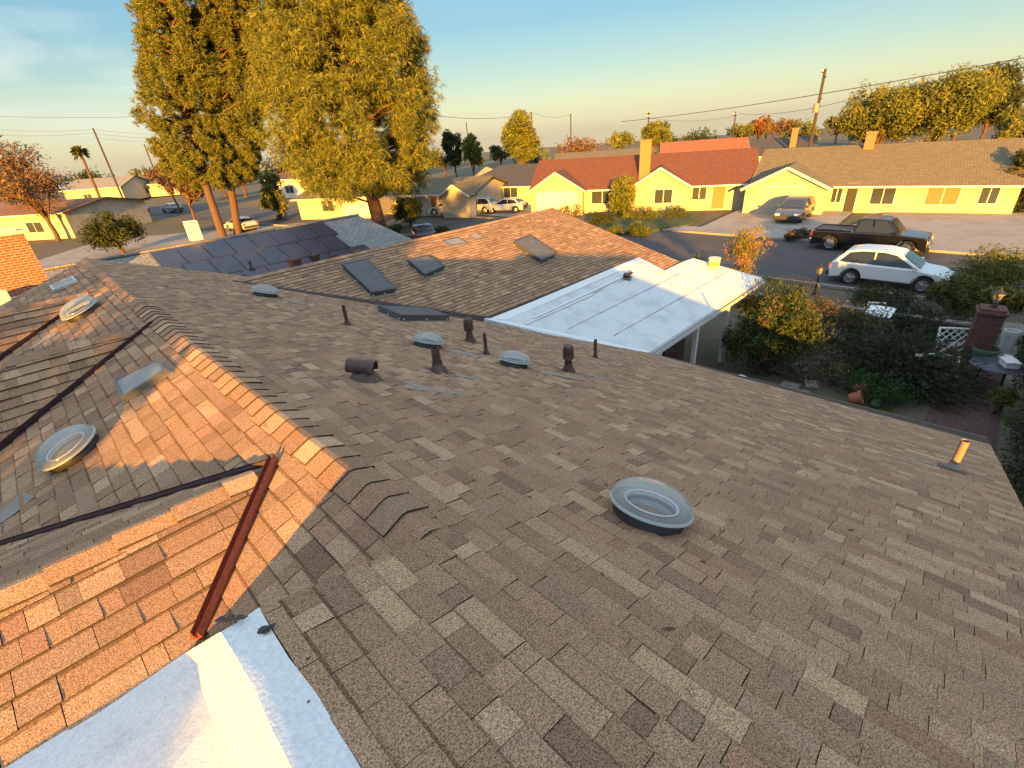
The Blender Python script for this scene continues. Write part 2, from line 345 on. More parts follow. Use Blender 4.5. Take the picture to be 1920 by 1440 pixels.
# valley metal each side of the near gable
strip('valley_flashing', (-.245, gy-.005, gz+.03), (-.247-.76, gy-.76, -.247*T-.76*T+.012), (-.64, .76, .0+.12), (.64, -.76, .12), .036, M['redmetal'], house, lift=.02, rib=.035, label='rusty red valley metal of the near gable', taper=.9)
strip('valley_flashing', (-.27, gy+.03, gz), (-.247-2.4, gy+2.4, -.091-2.4*T+.0), (.5, .6, .12), (-.6, -.5, .1), .028, M['brownmetal'], house, lift=.02, rib=.02, label='thin brown valley metal behind the near gable')
# middle gable
mk = P2(270, 612); ml = P2(0, 840)
def gable(peak, low, seed, lab, xl=-5.5, capw=.10):
    s = (peak[2]-low[2])/(peak[1]-low[1]); an = math.atan(s); vu = np.array([0, math.cos(an), math.sin(an)]); vq = np.array([0, -math.cos(an), math.sin(an)])
    kx = (peak[0]-low[0])/(peak[1]-low[1]); run = min(2.6, (peak[0]-xl)/kx)
    f = lambda x, y: np.array([x, y, peak[2]-s*abs(peak[1]-y)])
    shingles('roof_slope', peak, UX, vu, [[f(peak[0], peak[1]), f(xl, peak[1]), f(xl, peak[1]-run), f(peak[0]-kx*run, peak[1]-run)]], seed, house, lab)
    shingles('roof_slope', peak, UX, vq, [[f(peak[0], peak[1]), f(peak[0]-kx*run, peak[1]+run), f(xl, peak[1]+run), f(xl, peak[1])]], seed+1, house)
    ridge_caps('ridge_cap', (xl, peak[1], peak[2]+.01), (peak[0]-.15, peak[1], peak[2]+.01), (0, -math.cos(an), -math.sin(an)), (0, math.cos(an), -math.sin(an)), house, seed+3, w=capw)
    return s, kx
gable(mk, ml, 31, 'middle gable slope in shade')
fk = P2(183, 546); fl = P2(0, 673)
gable(fk, fl, 41, 'farthest gable slope in shade')
def vdir(a, b): d = np.array(b)-np.array(a); return d/np.linalg.norm(d)
strip('valley_flashing', P2(286, 604, .02), P2(-60, 892, .03), (.3, .95, .1), (-.8, -.5, .2), .095, M['brownmetal'], house, lift=.016, rib=0, label='wide dark valley metal of the middle gable', taper=.35)
strip('valley_flashing', P2(166, 556, .02), P2(-60, 716, .03), (.3, .95, .1), (-.8, -.5, .2), .095, M['brownmetal'], house, lift=.016, rib=0, label='wide dark valley metal of the farthest gable', taper=.35)
# main ridge caps
ridge_caps('ridge_cap', (0, KY+.05, .006), (0, 8.2, .006), (CS, 0, -SS), (-CS, 0, -SS), house, 5, expo=.19, w=.155, r0=.014, label='bent cap shingles with raised edges along the main ridge')
ridge_caps('ridge_cap', (0, 8.2, .004), (0, YF+.05, .004), (CS, 0, -SS), (-CS, 0, -SS), house, 6, expo=.24, w=.14, r0=.004)
# far rake board of the main ridge
mb = MB(); mb.prism([p2(0, YF+.02)-(0, 0, .02), p2(-5.2, YF-.1)-(0, 0, .02), p2(-5.2, YF-.1)-(0, 0, .22), p2(0, YF+.02)-(0, 0, .22)], (0, .03, 0)); mb.prism([p1(0, YF+.02)-(0, 0, .02), p1(0, YF+.02)-(0, 0, .22), p1(4, YF+.02)-(0, 0, .22), p1(4, YF+.02)-(0, 0, .02)], (0, .03, 0)); mb.build('rake_board', M['fascia'], house)
# sloping end where the near slope runs out beyond the ridge
mb = MB(); mb.face([(-.78, KY-.04, .272), (0.02, KY+.02, -.012), (-.02, KY+.03, -.02), (-.80, KY+.22, -.28)], 0, (.17, .13, .105)); mb.build('roof_end', M['deck'], house)

# ---- Q: the far wing with its ridge towards the street
B_ = Q(1040, 393); Kc = Q(1197, 482); Re = Q(1280, 493); Rn = Q(1248, 508)
B_ = np.array([B_[0], V0[1], V0[2]])
tR = (Kc[1]-B_[1])/(Re[1]-B_[1]); K1 = B_ + (Re-B_)*tR
vuQ = np.array([0, math.cos(math.radians(22)), math.sin(math.radians(22))])
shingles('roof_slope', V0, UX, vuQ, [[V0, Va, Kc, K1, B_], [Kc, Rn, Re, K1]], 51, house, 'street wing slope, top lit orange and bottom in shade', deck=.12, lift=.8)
vuR = np.array([0, -math.cos(math.radians(22)), math.sin(math.radians(22))])
fR = lambda x, y: np.array([x, y, V0[2]-tq*(y-V0[1])])
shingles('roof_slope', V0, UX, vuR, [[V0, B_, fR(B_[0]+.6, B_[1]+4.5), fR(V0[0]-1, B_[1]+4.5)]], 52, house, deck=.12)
ridge_caps('ridge_cap', V0+(0, 0, .01), B_+(0, 0, .01), (0, -.93, -.37), (0, .93, -.37), house, 53, expo=.21, w=.13)
# bare valley between the big slope and the wing
mb = MB(); q0, q1 = V0, Va
for k in range(24):
    a = q0+(q1-q0)*k/24; b = q0+(q1-q0)*(k+1)/24
    la = np.array([a[0]-.02, a[1]-.05, -T*(a[0]-.02)+.022]); lb = np.array([b[0]-.02, b[1]-.05, -T*(b[0]-.02)+.022]); ua = a+(0, .035, .035); ub = b+(0, .035, .035)
    mb.face([la, lb, ub, ua]); 
mb.build('valley_flashing', M['brownmetal'], house)

# ---- W: white low slope roof between the wing and the big slope
nW = np.cross(UX, Va-Gc); nW = nW/np.linalg.norm(nW); nW = nW if nW[2] > 0 else -nW
Va_ = np.array([Gc[0], Gc[1], Gc[2]]); cW = nW @ Gc
Wp = lambda x, y, h=0: on(x, y, nW, cW+h)
wg0 = Gc; wg1 = Wp(1432, 522); wf = Wp(1300, 484); wA = Wp(923, 597); wK = Wp(1197, 482); wR = Wp(1248, 508); wE = Wp(1283, 492)
wg1 = np.array([wg1[0], wg0[1], wg0[2]])
mb = MB(); out_ = [wg0+(-.3, 0, 0), wg1, wf, wE+(0, .05, .02), wR+(-.2, .05, .0), wK+(0, .1, .02), wA+(-.2, .1, .03)]
low = [p-(0, 0, .09) for p in out_]
mb.face(out_); mb.face(low[::-1])
for i in range(len(out_)): j = (i+1) % len(out_); mb.face([out_[j], out_[i], low[i], low[j]])
fr = mb.build('flat_roof', M['white_roll'], house); fr['label'] = 'white rolled roofing over the front porch with long lap seams'
# lap seams and coated edges
def sheet(mb, pts, h, mi=0): mb.face([np.array(p)+nW*h for p in pts], mi)
mb = MB(); rs = random.Random(4)
def seam(xa, ya, xb, yb, w=.014):
    mb = MB(); a = Wp(xa, ya, .004); b = Wp(xb, yb, .004); L = np.linalg.norm(b-a); n = int(L/.25)
    for i in range(n):
        p = a+(b-a)*i/n; q = a+(b-a)*(i+1.02)/n; ww = w*rs.uniform(.5, 1.1); mb.face([p-(0, ww, 0), q-(0, ww, 0), q+(0, ww*.4, 0), p+(0, ww*.4, 0)])
    mb.build('lap_seam', M['tar'], fr)
seam(1063, 618, 1273, 513); seam(1151, 629, 1368, 507); seam(985, 607, 1015, 593); seam(1057, 575, 1130, 543); seam(1160, 529, 1190, 516)
mb = MB()
ed = [Wp(923, 597, .006), Wp(1197, 482, .006), Wp(1202, 491, .006), Wp(950, 600, .006)]; mb.face(ed)
ed = [Wp(1197, 482, .008), Wp(1248, 508, .008), Wp(1243, 514, .008), Wp(1192, 487, .008)]; mb.face(ed)
for x0, y0, x1, y1 in ((1000, 596, 1170, 518), (985, 607, 1110, 552)):
    a = Wp(x0, y0, .009); b = Wp(x1, y1, .009); mb.face([a-(0, .05, 0), b-(0, .05, 0), b+(0, .06, 0), a+(0, .06, 0)])
mb.face([p+nW*.007 for p in (wg0+(-.05, .0, 0), wg0+(-.15, .0, 0)+(wA-wg0), wg0+(.0, 0, 0)+(wA-wg0), wg0+(.12, 0, 0))])
mb.build('coated_edge', M['white_lap'], fr)
# gutter, fascia, walls under W
mb = MB(); gy0 = wg0[1]
mb.prism([(wg0[0]-.2, gy0-.01, wg0[2]-.02), (wg0[0]-.2, gy0-.01, wg0[2]-.16), (wg0[0]-.2, gy0-.11, wg0[2]-.16), (wg0[0]-.2, gy0-.12, wg0[2]-.05), (wg0[0]-.2, gy0-.105, wg0[2]-.05), (wg0[0]-.2, gy0-.095, wg0[2]-.145), (wg0[0]-.2, gy0-.025, wg0[2]-.145), (wg0[0]-.2, gy0-.025, wg0[2]-.02)], (wg1[0]-wg0[0]+.2, 0, 0))
mb.build('gutter', M['fascia'], house)
mb = MB(); mb.bar(wg0+(-.3, -.07, -.12), wg1+(0, -.07, -.12), .07, .03); mb.build('gutter_channel', M['tar'], house)
mb = MB(); mb.bar((EX0+.02, YN, -T*EX0-.07), (Gc[0]+.03, Gc[1], Gc[2]-.07), .03, .14); mb.build('fascia', M['deck'], house)
mb = MB(); mb.prism([p1(0, YN-.015)-(0, 0, .02), p1(EX0, YN-.015)-(0, 0, .02), p1(EX0, YN-.015)-(0, 0, .2), p1(0, YN-.015)-(0, 0, .2)], (0, .03, 0)); mb.build('rake_board', M['deck'], house)
# walls
mb = MB()
mb.prism([(8.9, -.4, GZ), (8.9, 13.0, GZ), (8.9, 13.0, -3.46), (8.9, -.4, -3.46)], (-.15, 0, 0))
mb.prism([(-4.8, -.4, GZ), (8.9, -.4, GZ), (8.9, -.4, -3.46), (0, -.4, -.2), (-4.8, -.4, -1.95)], (0, .15, 0))
mb.prism([(-4.8, 13.9, GZ), (8.9, 13.9, GZ), (8.9, 13.9, -3.46), (0, 13.9, -.25), (-4.8, 13.9, -1.95)], (0, .15, 0))
mb.prism([(-4.8, -.4, GZ), (-4.8, 13.9, GZ), (-4.8, 13.9, -2), (-4.8, -.4, -2)], (.15, 0, 0))
mb.prism([(B_[0]-.6, V0[1]+3.9, GZ), (B_[0]-.6, wf[1]+.2, GZ), (B_[0]-.6, wf[1]+.2, Re[2]-.3), (B_[0]-.6, V0[1], V0[2]-.25), (B_[0]-.6, V0[1]+3.9, V0[2]-1.9)], (.15, 0, 0))
mb.prism([(8.9, wf[1]+1.2, GZ), (B_[0]-.6, wf[1]+1.2, GZ), (B_[0]-.6, wf[1]+1.2, -3.1), (8.9, wf[1]+1.2, -3.1)], (0, .12, 0))
mb.build('wall', M['stucco'], house)
for k in range(4):
    mb = MB(); x = wg0[0]+.9+(wg1[0]-wg0[0]-1.2)*k/3; mb.box((x, gy0+.15, (GZ+wg0[2]-.1)/2), (.12, .12, wg0[2]-.1-GZ)); mb.build('porch_post', M['fascia'], house)

# ---- white coated roof by the photographer: crest strip, sloping cant, low field
cols = [(-.772, .283), (-.84, .315), (-.90, .322), (-.925, .27), (-.945, .10), (-.965, -.12), (-.995, -.29), (-1.06, -.36), (-1.4, -.375), (-1.9, -.365), (-3.2, -.36), (-5.2, -.36)]
def pixedge(x, z):                                        # far edge of the coating in plan
    nn_ = np.cross(ray(488, 1141), ray(0, 1430)) if x > -1.8 else None
    if nn_ is None: return 2.27
    return CAM[1] - (nn_[0]*(x-CAM[0]) + nn_[2]*(z-CAM[2]))/nn_[1]
mb = MB(); rows = []; rg = random.Random(9)
for x, z in cols:
    ye = pixedge(x, z); r = []
    for k in range(22):
        y = ye - (ye+3.6)*(k/21)**1.25; zz = z + (.20*min(ye-y, 2.9) if x < -.99 else (.08*min(ye-y, 2.9) if x < -.93 else 0)) + (rg.uniform(-.006, .006) if k else 0)
        if x >= -.8: zz = -T*x + .008; 
        if k and -1.2 < x < -.93: zz = min(zz, .33)
        r.append((x + (rg.uniform(-.006, .006) if x > -.8 else (rg.uniform(-.012, .012) if x > -1.1 else 0)), y, zz))
    rows.append(r)
for a, b in zip(rows[:-1], rows[1:]):
    for k in range(21): mb.face([a[k], b[k], b[k+1], a[k+1]])
for a, b in zip(rows[:-1], rows[1:]): mb.face([b[0], a[0], np.array(a[0])-(0, 0, .05), np.array(b[0])-(0, 0, .05)])
wn = mb.build('flat_roof', M['white_coat'], house, smooth=True); wn['label'] = 'near white coated roof with a raised rounded edge'
mb = MB()
def blob(pts, seedb):
    mb.face(pts)
rt = random.Random(12)
def tarpatch(xp, yp, n, sx, sy, z):
    for k in range(n):
        c = on(xp+rt.uniform(-sx, sx), yp+rt.uniform(-sy, sy), (0, 0, 1), z+.004+.0005*k); r = rt.uniform(.004, .016); a0 = rt.random()*3
        mb.face([c + np.array([math.cos(a0+i*1.047)*r*rt.uniform(.5, 1.6), math.sin(a0+i*1.047)*r*rt.uniform(.4, 1.0), .0]) for i in range(6)])
tarpatch(497, 1180, 10, 7, 6, .30); tarpatch(506, 1176, 5, 3, 3, .295); tarpatch(440, 1158, 14, 22, 4, .33); tarpatch(420, 1163, 6, 12, 3, .33)
for k in range(26): tarpatch(rt.uniform(500, 620), rt.uniform(1200, 1440), 1, 1, 1, .30) if k % 9 == 0 else None
mb.build('tar_specks', M['tar'], wn)['kind'] = 'stuff'

# ------------------------------------------------------------------ roof fittings
def domelight(px, py, rad, n, plane, tilt=None, label=None, curb=.10, patch=None):
    curb = .08
    n = np.array(n, float); c0 = on(px, py, n, curb+.02); base = c0 - n*(curb+.02)
    ax = n
    b = MB(); b.lathe(base, n, [(rad*.86, -.01), (rad*.84, curb*.6), (rad*.80, curb), (rad*.55, curb), (rad*.55, curb-.02)], 36); o = b.build('tubular_skylight', M['blackrub'], house, smooth=True)
    if label: o['label'] = label
    r = MB(); r.lathe(base, n, [(rad*.80, curb-.004), (rad*1.0, curb+.006), (rad*1.0, curb+.018), (rad*.93, curb+.02)], 40); r.build('rim', M['domering'], o, smooth=True)
    r = MB(); r.lathe(base, n, [(rad*.60, curb+.026), (rad*.64, curb+.034), (rad*.66, curb+.026)], 40); r.build('tube_ring', M['fascia'], o, smooth=True)
    r = MB(); r.lathe(base, n, [(rad*.60, curb+.02), (rad*.60, curb-.10), (.001, curb-.12)], 32); r.build('tube', M['tubein'], o, smooth=True)
    r = MB(); r.lathe(base, n, [(rad*.95, curb+.019), (rad*.6, curb+.021)], 32); r.build('collar', M['collar'], o, smooth=True)
    r = MB(); r.lathe(base, n, [(rad*1.0, curb+.018)] + [(rad*.97*math.cos(t), curb+.022+rad*.52*math.sin(t)) for t in [i*math.pi/2/9 for i in range(0, 9)]] + [(.001, curb+.022+rad*.52)], 40); r.build('dome', M['dome'], o, smooth=True)
    if patch: flash(patch, base, n, rad*.8)
    return o
def flash(v, base, n, s):
    """dull grey flashing apron beside a fitting; v = direction along the plane"""
    d = np.array(v, float); d = d-n*(d@n); L = np.linalg.norm(d)*.42; d /= L; e = np.cross(n, d); rr = random.Random(int(base[1]*1000)); m = MB()
    pts = []
    for k in range(7): pts.append(base + d*(s*.9+L*k/6) + e*(s*.3*(1-.12*k)+rr.uniform(-.006, .006)) + n*.014)
    for k in range(6, -1, -1): pts.append(base + d*(s*.9+L*k/6) - e*(s*.3*(1-.12*k)+rr.uniform(-.006, .006)) + n*.014)
    for k in range(6): m.face([pts[k], pts[k+1], pts[12-k], pts[13-k]])
    m.build('flashing_apron', M['galv'], house)
dn = np.array([CS, 0, -SS])
domelight(1221, 944, .262, n1, P1, label='large clear dome skylight nearest the camera', curb=.12)
domelight(803, 638, .25, n1, P1, label='clear dome skylight behind the open brown pipe', curb=.12, patch=(.35, -.5, 0))
domelight(965, 674, .25, n1, P1, label='clear dome skylight between the thin pipe and the capped vent', curb=.12, patch=(.4, -.6, 0))
domelight(498, 546, .27, n1, P1, label='small far dome skylight near the wing valley', curb=.12, patch=(.3, -.5, 0))
domelight(124, 838, .245, n2, P2, label='clear dome skylight on the orange far slope', curb=.12, patch=(-.45, -.15, 0))
domelight(148, 579, .27, n2, P2, label='lit dome skylight high on the far slope', curb=.12, patch=(-.4, -.1, 0))

def pipe(px, pyb, pyt, r, cone=None, cap=False, label=None, mt='ventbrown', lean=(0, 0), apron=None):
    b = P1(px, pyb); 
    # height from the pixel of its top, on the upright line through b
    hd = ray(px, pyt); best = None
    lo, hi = .05, 2.5
    def yy(h):
        v = b+(0, 0, h)-CAM; return 720-FPX*(v@CU)/(v@CF)
    for _ in range(40):
        mid = (lo+hi)/2
        if yy(mid) > pyt: lo = mid
        else: hi = mid
    h = (lo+hi)/2; top = b + np.array([lean[0]*h, lean[1]*h, h]); m = MB(); up = top-b
    m.tube(b-up*.1, top, r, r, 18, cap=False); m.lathe(top, up, [(r, 0), (r*.86, .0), (r*.84, -.15)], 18)
    o = m.build('vent_pipe', M[mt], house, smooth=True)
    if label: o['label'] = label
    c = MB()
    if cone: c.lathe(b-(0, 0, .12), (0, 0, 1), [(cone*1.2, .0), (cone*1.05, .10), (cone*.95, .15), (cone*.62, .12+h*.22), (r*1.25, .12+h*.40), (r*1.22, .12+h*.43), (r*1.05, .12+h*.43)], 22)
    else: c.lathe(b-(0, 0, .05), (0, 0, 1), [(r*2.2, 0), (r*1.9, .06), (r*1.15, .12+h*.05), (r*1.02, .13+h*.05)], 18)
    c.build('boot', M['ventbrown' if mt == 'ventbrown' else 'galv'], o, smooth=True)
    f = MB(); s_ = (cone or r*2.4)*1.35; cc = b + n1*.014; f.face([cc+dn*s_*.9+UY*s_, cc-dn*s_*.9+UY*s_, cc-dn*s_*.9-UY*s_, cc+dn*s_*.9-UY*s_]); f.build('base_flashing', M['ventbrown'], o)
    if cap:
        c = MB(); c.lathe(top, (0, 0, 1), [(r*1.1, -.20), (r*1.65, -.19), (r*1.65, -.125), (r*1.5, -.12), (r*1.5, -.105), (r*1.65, -.10), (r*1.65, -.02), (r*1.45, .02), (r*1.3, .03), (.001, .035)], 22)
        for i in range(8): a = i*math.pi/4; c.box(top+np.array([math.cos(a)*r*1.66, math.sin(a)*r*1.66, -.11]), (.006, .02, .16), a)
        c.build('cap', M['ventbrown'], o, smooth=True)
    if apron: flash(apron, b, n1, max(r*2.2, (cone or 0)))
    return o
pipe(652, 609, 573, .030, label='thin pipe left of the low flat skylight')
pipe(912, 665, 626, .030, label='thin pipe between the two dome skylights', apron=(.3, -.35, 0))
pipe(1116, 672, 637, .032, label='thin pipe in front of the white porch roof', apron=(.3, -.4, 0))
pipe(822, 696, 652, .052, cone=.115, label='open brown pipe on a wide cone base', apron=(.12, -.22, 0))
pipe(882, 642, 600, .050, cone=.115, cap=True, label='capped vent behind the thin pipe', apron=(.25, -.3, 0))
pipe(1066, 697, 651, .048, cone=.11, cap=True, label='capped vent right of the dome skylights', apron=(.3, -.42, 0))
pipe(472, 504, 490, .05, label='short far pipe by the wing valley')
po = pipe(1784, 880, 826, .042, mt='copperpipe', label='tan pipe in sunlight near the front corner', apron=(-.2, .45, 0), lean=(0, -.02))
# T-top exhaust vent
b = P1(683, 712); ax = np.array([.62, -.77, -.15]); ax /= np.linalg.norm(ax); m = MB()
m.lathe(b-(0, 0, .06), (0, 0, 1), [(.19, 0), (.165, .07), (.12, .13), (.085, .17)], 24); o = m.build('exhaust_vent', M['ventbrown'], house, smooth=True); o['label'] = 'brown exhaust vent with a barrel shaped hood'
m = MB(); cc = b+(0, 0, .15); sd_ = np.cross(ax, (0, 0, 1)); sd_ /= np.linalg.norm(sd_); u_ = np.cross(sd_, ax); rr_ = .082
arc = [cc - ax*.14 + sd_*math.cos(t)*rr_ + u_*math.sin(t)*rr_ for t in [(-.18+1.36*i/14)*math.pi for i in range(15)]]
arc2 = [p+ax*.29 for p in arc]; ins = [cc - ax*.14 + (p-(cc-ax*.14))*.93 for p in arc]; ins2 = [p+ax*.29 for p in ins]
for k in range(14): m.face([arc[k], arc[k+1], arc2[k+1], arc2[k]]); m.face([ins[k+1], ins[k], ins2[k], ins2[k+1]]); m.face([arc[k+1], arc[k], ins[k], ins[k+1]]); m.face([arc2[k], arc2[k+1], ins2[k+1], ins2[k]])
m.build('hood', M['ventbrown'], o, smooth=True)
m = MB(); m.face([p+ax*.26 for p in ins][::-1]); m.build('screen', M['brownmetal'], o)
m = MB(); m.face([p+ax*.02 for p in ins]); m.build('back_plate', M['ventbrown'], o)
flash((.5, -.45, 0), b, n1, .2)

def skylight(corners, nrm, hh, label, glass='skyglass', frame='skyframe', inset=.10, studs=True, f2=None):
    c = [np.array(p, float) for p in corners]; cen = sum(c)/4; nrm = np.array(nrm, float); nrm /= np.linalg.norm(nrm); m = MB(); up = nrm*hh
    top = [p+up for p in c]; base = [p+(p-cen)/np.linalg.norm(p-cen)*.03 - nrm*.02 for p in c]
    bev = [cen+up*1.06 + (p-cen)*.95 for p in c]
    for i in range(4):
        j = (i+1) % 4; m.face([c[i]-nrm*.03, c[j]-nrm*.03, top[j], top[i]]); m.face([top[i], top[j], bev[j], bev[i]])
        ia = cen+up*1.06+(c[i]-cen)*(1-inset); ib = cen+up*1.06+(c[j]-cen)*(1-inset); m.face([bev[i], bev[j], ib, ia]); m.face([ia, ib, ib-nrm*.012, ia-nrm*.012])
    if studs:
        for i in range(4):
            a, d = c[i], c[(i+1) % 4]
            for t in (.06, .5, .94): q = a+(d-a)*t + nrm*hh*.35 + (a+(d-a)*t-cen)/np.linalg.norm(a+(d-a)*t-cen)*.008; m.box(q, (.025, .025, .025), mi=1)
    o = m.build('flat_skylight', [M[frame], M['fascia']], house, merge=True); o['label'] = label
    g = MB(); g.face([cen+up*1.06+(p-cen)*(1-inset)-nrm*.008 for p in c]); g.build('glass', M[glass], o)
    ap = MB(); s2 = [cen + (p-cen)*1.10 + nrm*.016 for p in c]; ap.face(s2); ap.build('apron', M['galv'], o)
    return o
skylight([Q(640, 502), Q(687, 492), Q(743, 549), Q(697, 557)], nQ, .14, 'long dark flat skylight on the wing, nearest the valley')
skylight([Q(763, 494), Q(801, 487), Q(834, 506), Q(796, 523)], nQ, .14, 'small square dark skylight in the middle of the wing')
skylight([Q(961, 460), Q(990, 448), Q(1042, 482), Q(1014, 496)], nQ, .16, 'long flat skylight catching the sun edge near the white roof')
skylight([Q(829, 453), Q(858, 446), Q(878, 456), Q(846, 462)], nQ, .03, 'small glossy flush skylight in the sunlit part', glass='greyglass', studs=False)
skylight([Q(878, 441), Q(893, 437), Q(907, 446), Q(890, 449)], nQ, .02, 'tiny dark flush skylight by the wing ridge', studs=False)
def lp(px, py): return P1(px, py)
skylight([P1(707, 584), P1(750, 603), P1(841, 602), P1(800, 585)], n1, .14, 'low dark flat skylight on the big slope beside the valley', inset=.08)
skylight([P2(222, 722), P2(303, 682), P2(323, 701), P2(236, 756)], n2, .07, 'grey framed skylight on the sunlit far slope', glass='greyglass', frame='darkframe', studs=False, inset=.14)
skylight([P2(98, 540), P2(140, 522), P2(149, 530), P2(104, 549)], n2, .06, 'small bright framed skylight at the top of the far slope', glass='greyglass', frame='domering', studs=False, inset=.16)
# chimney beyond the far rake
ch = np.array([-2.35, 17.4]); cb = brickmat('red_brick', (.30, .075, .035), (.24, .055, .03), (.36, .27, .2), 1, .23, .085, .012)
c0 = atD(12, 500, 16.5); c1_ = atD(78, 500, 17.2); cc = atD(40, 520, 17.0); wch = 1.3; ztop = atD(60, 432, 17.0)[2]
m = MB(); m.box((cc[0], cc[1], (ztop-4)/2), (wch, wch*.62, ztop+4), mi=0); cho = m.build('chimney', cb, house); cho['label'] = 'broad red brick chimney beyond the far rake'
zt = ztop
m = MB(); m.box((cc[0], cc[1], zt+.045), (wch+.10, wch*.62+.10, .10)); m.box((cc[0]-.05, cc[1], zt+.14), (wch-.2, wch*.5, .10)); m.build('chimney_cap', M['stucco'], cho)
m = MB(); m.box((cc[0], cc[1], cc[2]-.55), (wch+.03, wch*.62+.03, .03)); m.build('chimney_band', M['white_lap'], cho)
# white parapet left of the chimney
a = atD(0, 580, 15.2); m = MB(); m.box((a[0]-.55, a[1]+.9, a[2]-.9), (1.7, .5, 2.6), .35); o = m.build('parapet', mat('cream_paint', (.75, .72, .62), .8, var=(3, (.55, .5, .42), .5, .8)), house); o['label'] = 'cream painted parapet block at the left edge'

# loose things on the white porch roof
b = Wp(1175, 521, .0); t_ = thing('broken_vent_cap', 'small black broken vent cap lying on the white porch roof', 'vent cap', b)
m = MB(); m.box((0, 0, .07), (.24, .20, .10), .4); m.box((.17, -.03, .12), (.22, .10, .05), .2); m.tube((-.05, 0, .02), (-.05, 0, .17), .08, .06, 10); o = m.build('hood', M['tar'], t_)
m = MB(); m.box((0, 0, .012), (.36, .32, .02), .5); m.build('flange', M['galv'], t_)
b = Wp(1338, 502, .0); t_ = thing('pail', 'cream and yellow pail standing at the lit end of the white porch roof', 'bucket', b)
m = MB(); m.lathe((0, 0, 0), (0, 0, 1), [(.001, 0), (.17, 0), (.20, .32), (.21, .33), (.21, .36), (.001, .36)], 20); m.build('body', mat('cream_plastic', (.75, .68, .42), .5), t_, smooth=True)
m = MB(); m.lathe((0, 0, 0), (0, 0, 1), [(.182, .08), (.200, .24)], 20); m.build('paper_band', mat('yellow_label', (.75, .45, .05), .5), t_, smooth=True)

# ================================================================== GROUND
M['earth'] = mat('dry_earth', (.10, .085, .06), .95, var=(.25, (.07, .075, .03), .45, .65), bump=(3, .05), grain=(8, .25))
M['asphalt'] = mat('asphalt', (.055, .056, .058), .9, var=(.35, (.09, .088, .085), .45, .8), grain=(18, .25), bump=(40, .01))
M['concrete'] = mat('concrete', (.28, .26, .23), .9, var=(.6, (.18, .17, .15), .45, .75), grain=(9, .15))
M['grass'] = mat('lawn', (.035, .06, .015), .95, var=(1.2, (.10, .09, .03), .5, .75), bump=(12, .06), grain=(20, .4))
M['brickpath'] = brickmat('brick_paving', (.10, .045, .045), (.07, .035, .035), (.05, .035, .03), 1, .22, .11, .012)
M['paver'] = mat('stone_paver', (.20, .19, .16), .9, var=(3, (.12, .11, .09), .45, .7), grain=(20, .2))
def zfall(x, y): return GZ - .021*max(0, math.hypot(x-20, y-20)-130)
mb = MB(); rr_ = [0, 20, 40, 70, 110, 160, 240, 400, 700, 1200, 2500]; nA = 48
gp = [[(20+r*math.cos(2*math.pi*i/nA), 20+r*math.sin(2*math.pi*i/nA)) for i in range(nA)] for r in rr_]
for k in range(len(rr_)-1):
    for i in range(nA):
        j = (i+1) % nA; q = [gp[k][i], gp[k+1][i], gp[k+1][j], gp[k][j]]; q = [(x, y, zfall(x, y)-.02) for x, y in (q if k else q[1:3]+[q[0]])]; mb.face(q)
tag(mb.build('ground', M['earth'], merge=True), kind='structure')
def sheetobj(name, pts, z, m, uv=False):
    b = MB(); b.face([(x, y, GZ+z) for x, y in pts], uv=[(x, y) for x, y in pts] if uv else None); return tag(b.build(name, m), kind='structure')
sheetobj('road', [(25.6, -60), (35.2, -60), (35.2, 26), (34, 45), (30, 70), (24, 120), (14, 120), (20, 70), (24, 45), (25.6, 26)], .004, M['asphalt'])
def kerb(name, pts, w=.16, h=.13):
    b = MB()
    for p, q in zip(pts[:-1], pts[1:]): b.bar((p[0], p[1], GZ+h/2), (q[0], q[1], GZ+h/2), w, h)
    return tag(b.build(name, M['concrete']), kind='structure')
kerb('kerb', [(35.28, -60), (35.28, 26), (34.1, 45), (30.1, 70)]); kerb('kerb', [(25.5, -60), (25.5, 26), (23.9, 45), (19.9, 70)])
b = MB(); b.prism([(35.36, -60, GZ), (35.36, 26, GZ), (37.2, 26, GZ), (37.2, -60, GZ)], (0, 0, .12)); tag(b.build('pavement', M['concrete']), kind='structure')
sheetobj('driveway', [(37.2, 8), (37.2, 16.6), (46.8, 17.2), (48.6, 8.5)], .11, M['concrete'])
sheetobj('driveway', [(36, 30), (36, 45), (40, 60), (52, 50), (40, 30)], .02, M['concrete'])
sheetobj('yard_paving', [(16, 33), (24, 33), (24, 60), (6, 75), (-4, 60), (14, 45)], .006, M['concrete'])
sheetobj('yard_paving', [(37.2, -20), (37.2, 8), (50, 6), (52, -20)], .10, M['concrete'])
lw = [G(1095, 445), G(1100, 405), G(1200, 392), G(1322, 405), G(1290, 425), G(1215, 437)]
b = MB(); b.prism([(p[0], p[1], GZ+.005) for p in lw], (0, 0, .2)); tag(b.build('lawn_bed', M['grass']), kind='structure')
pa = [G(1728, 800), G(1850, 830), G(1856, 690), G(1792, 680)]
pp = [(10.5, -1.62), (20.5, -1.55), (20.5, -.25), (10.5, -.15)]
sheetobj('brick_path', pp, .01, M['brickpath'], uv=True)
sheetobj('patio', [(17, -2.2), (24, -2.2), (24, 3.2), (18.5, 3.2)], .006, M['paver'])

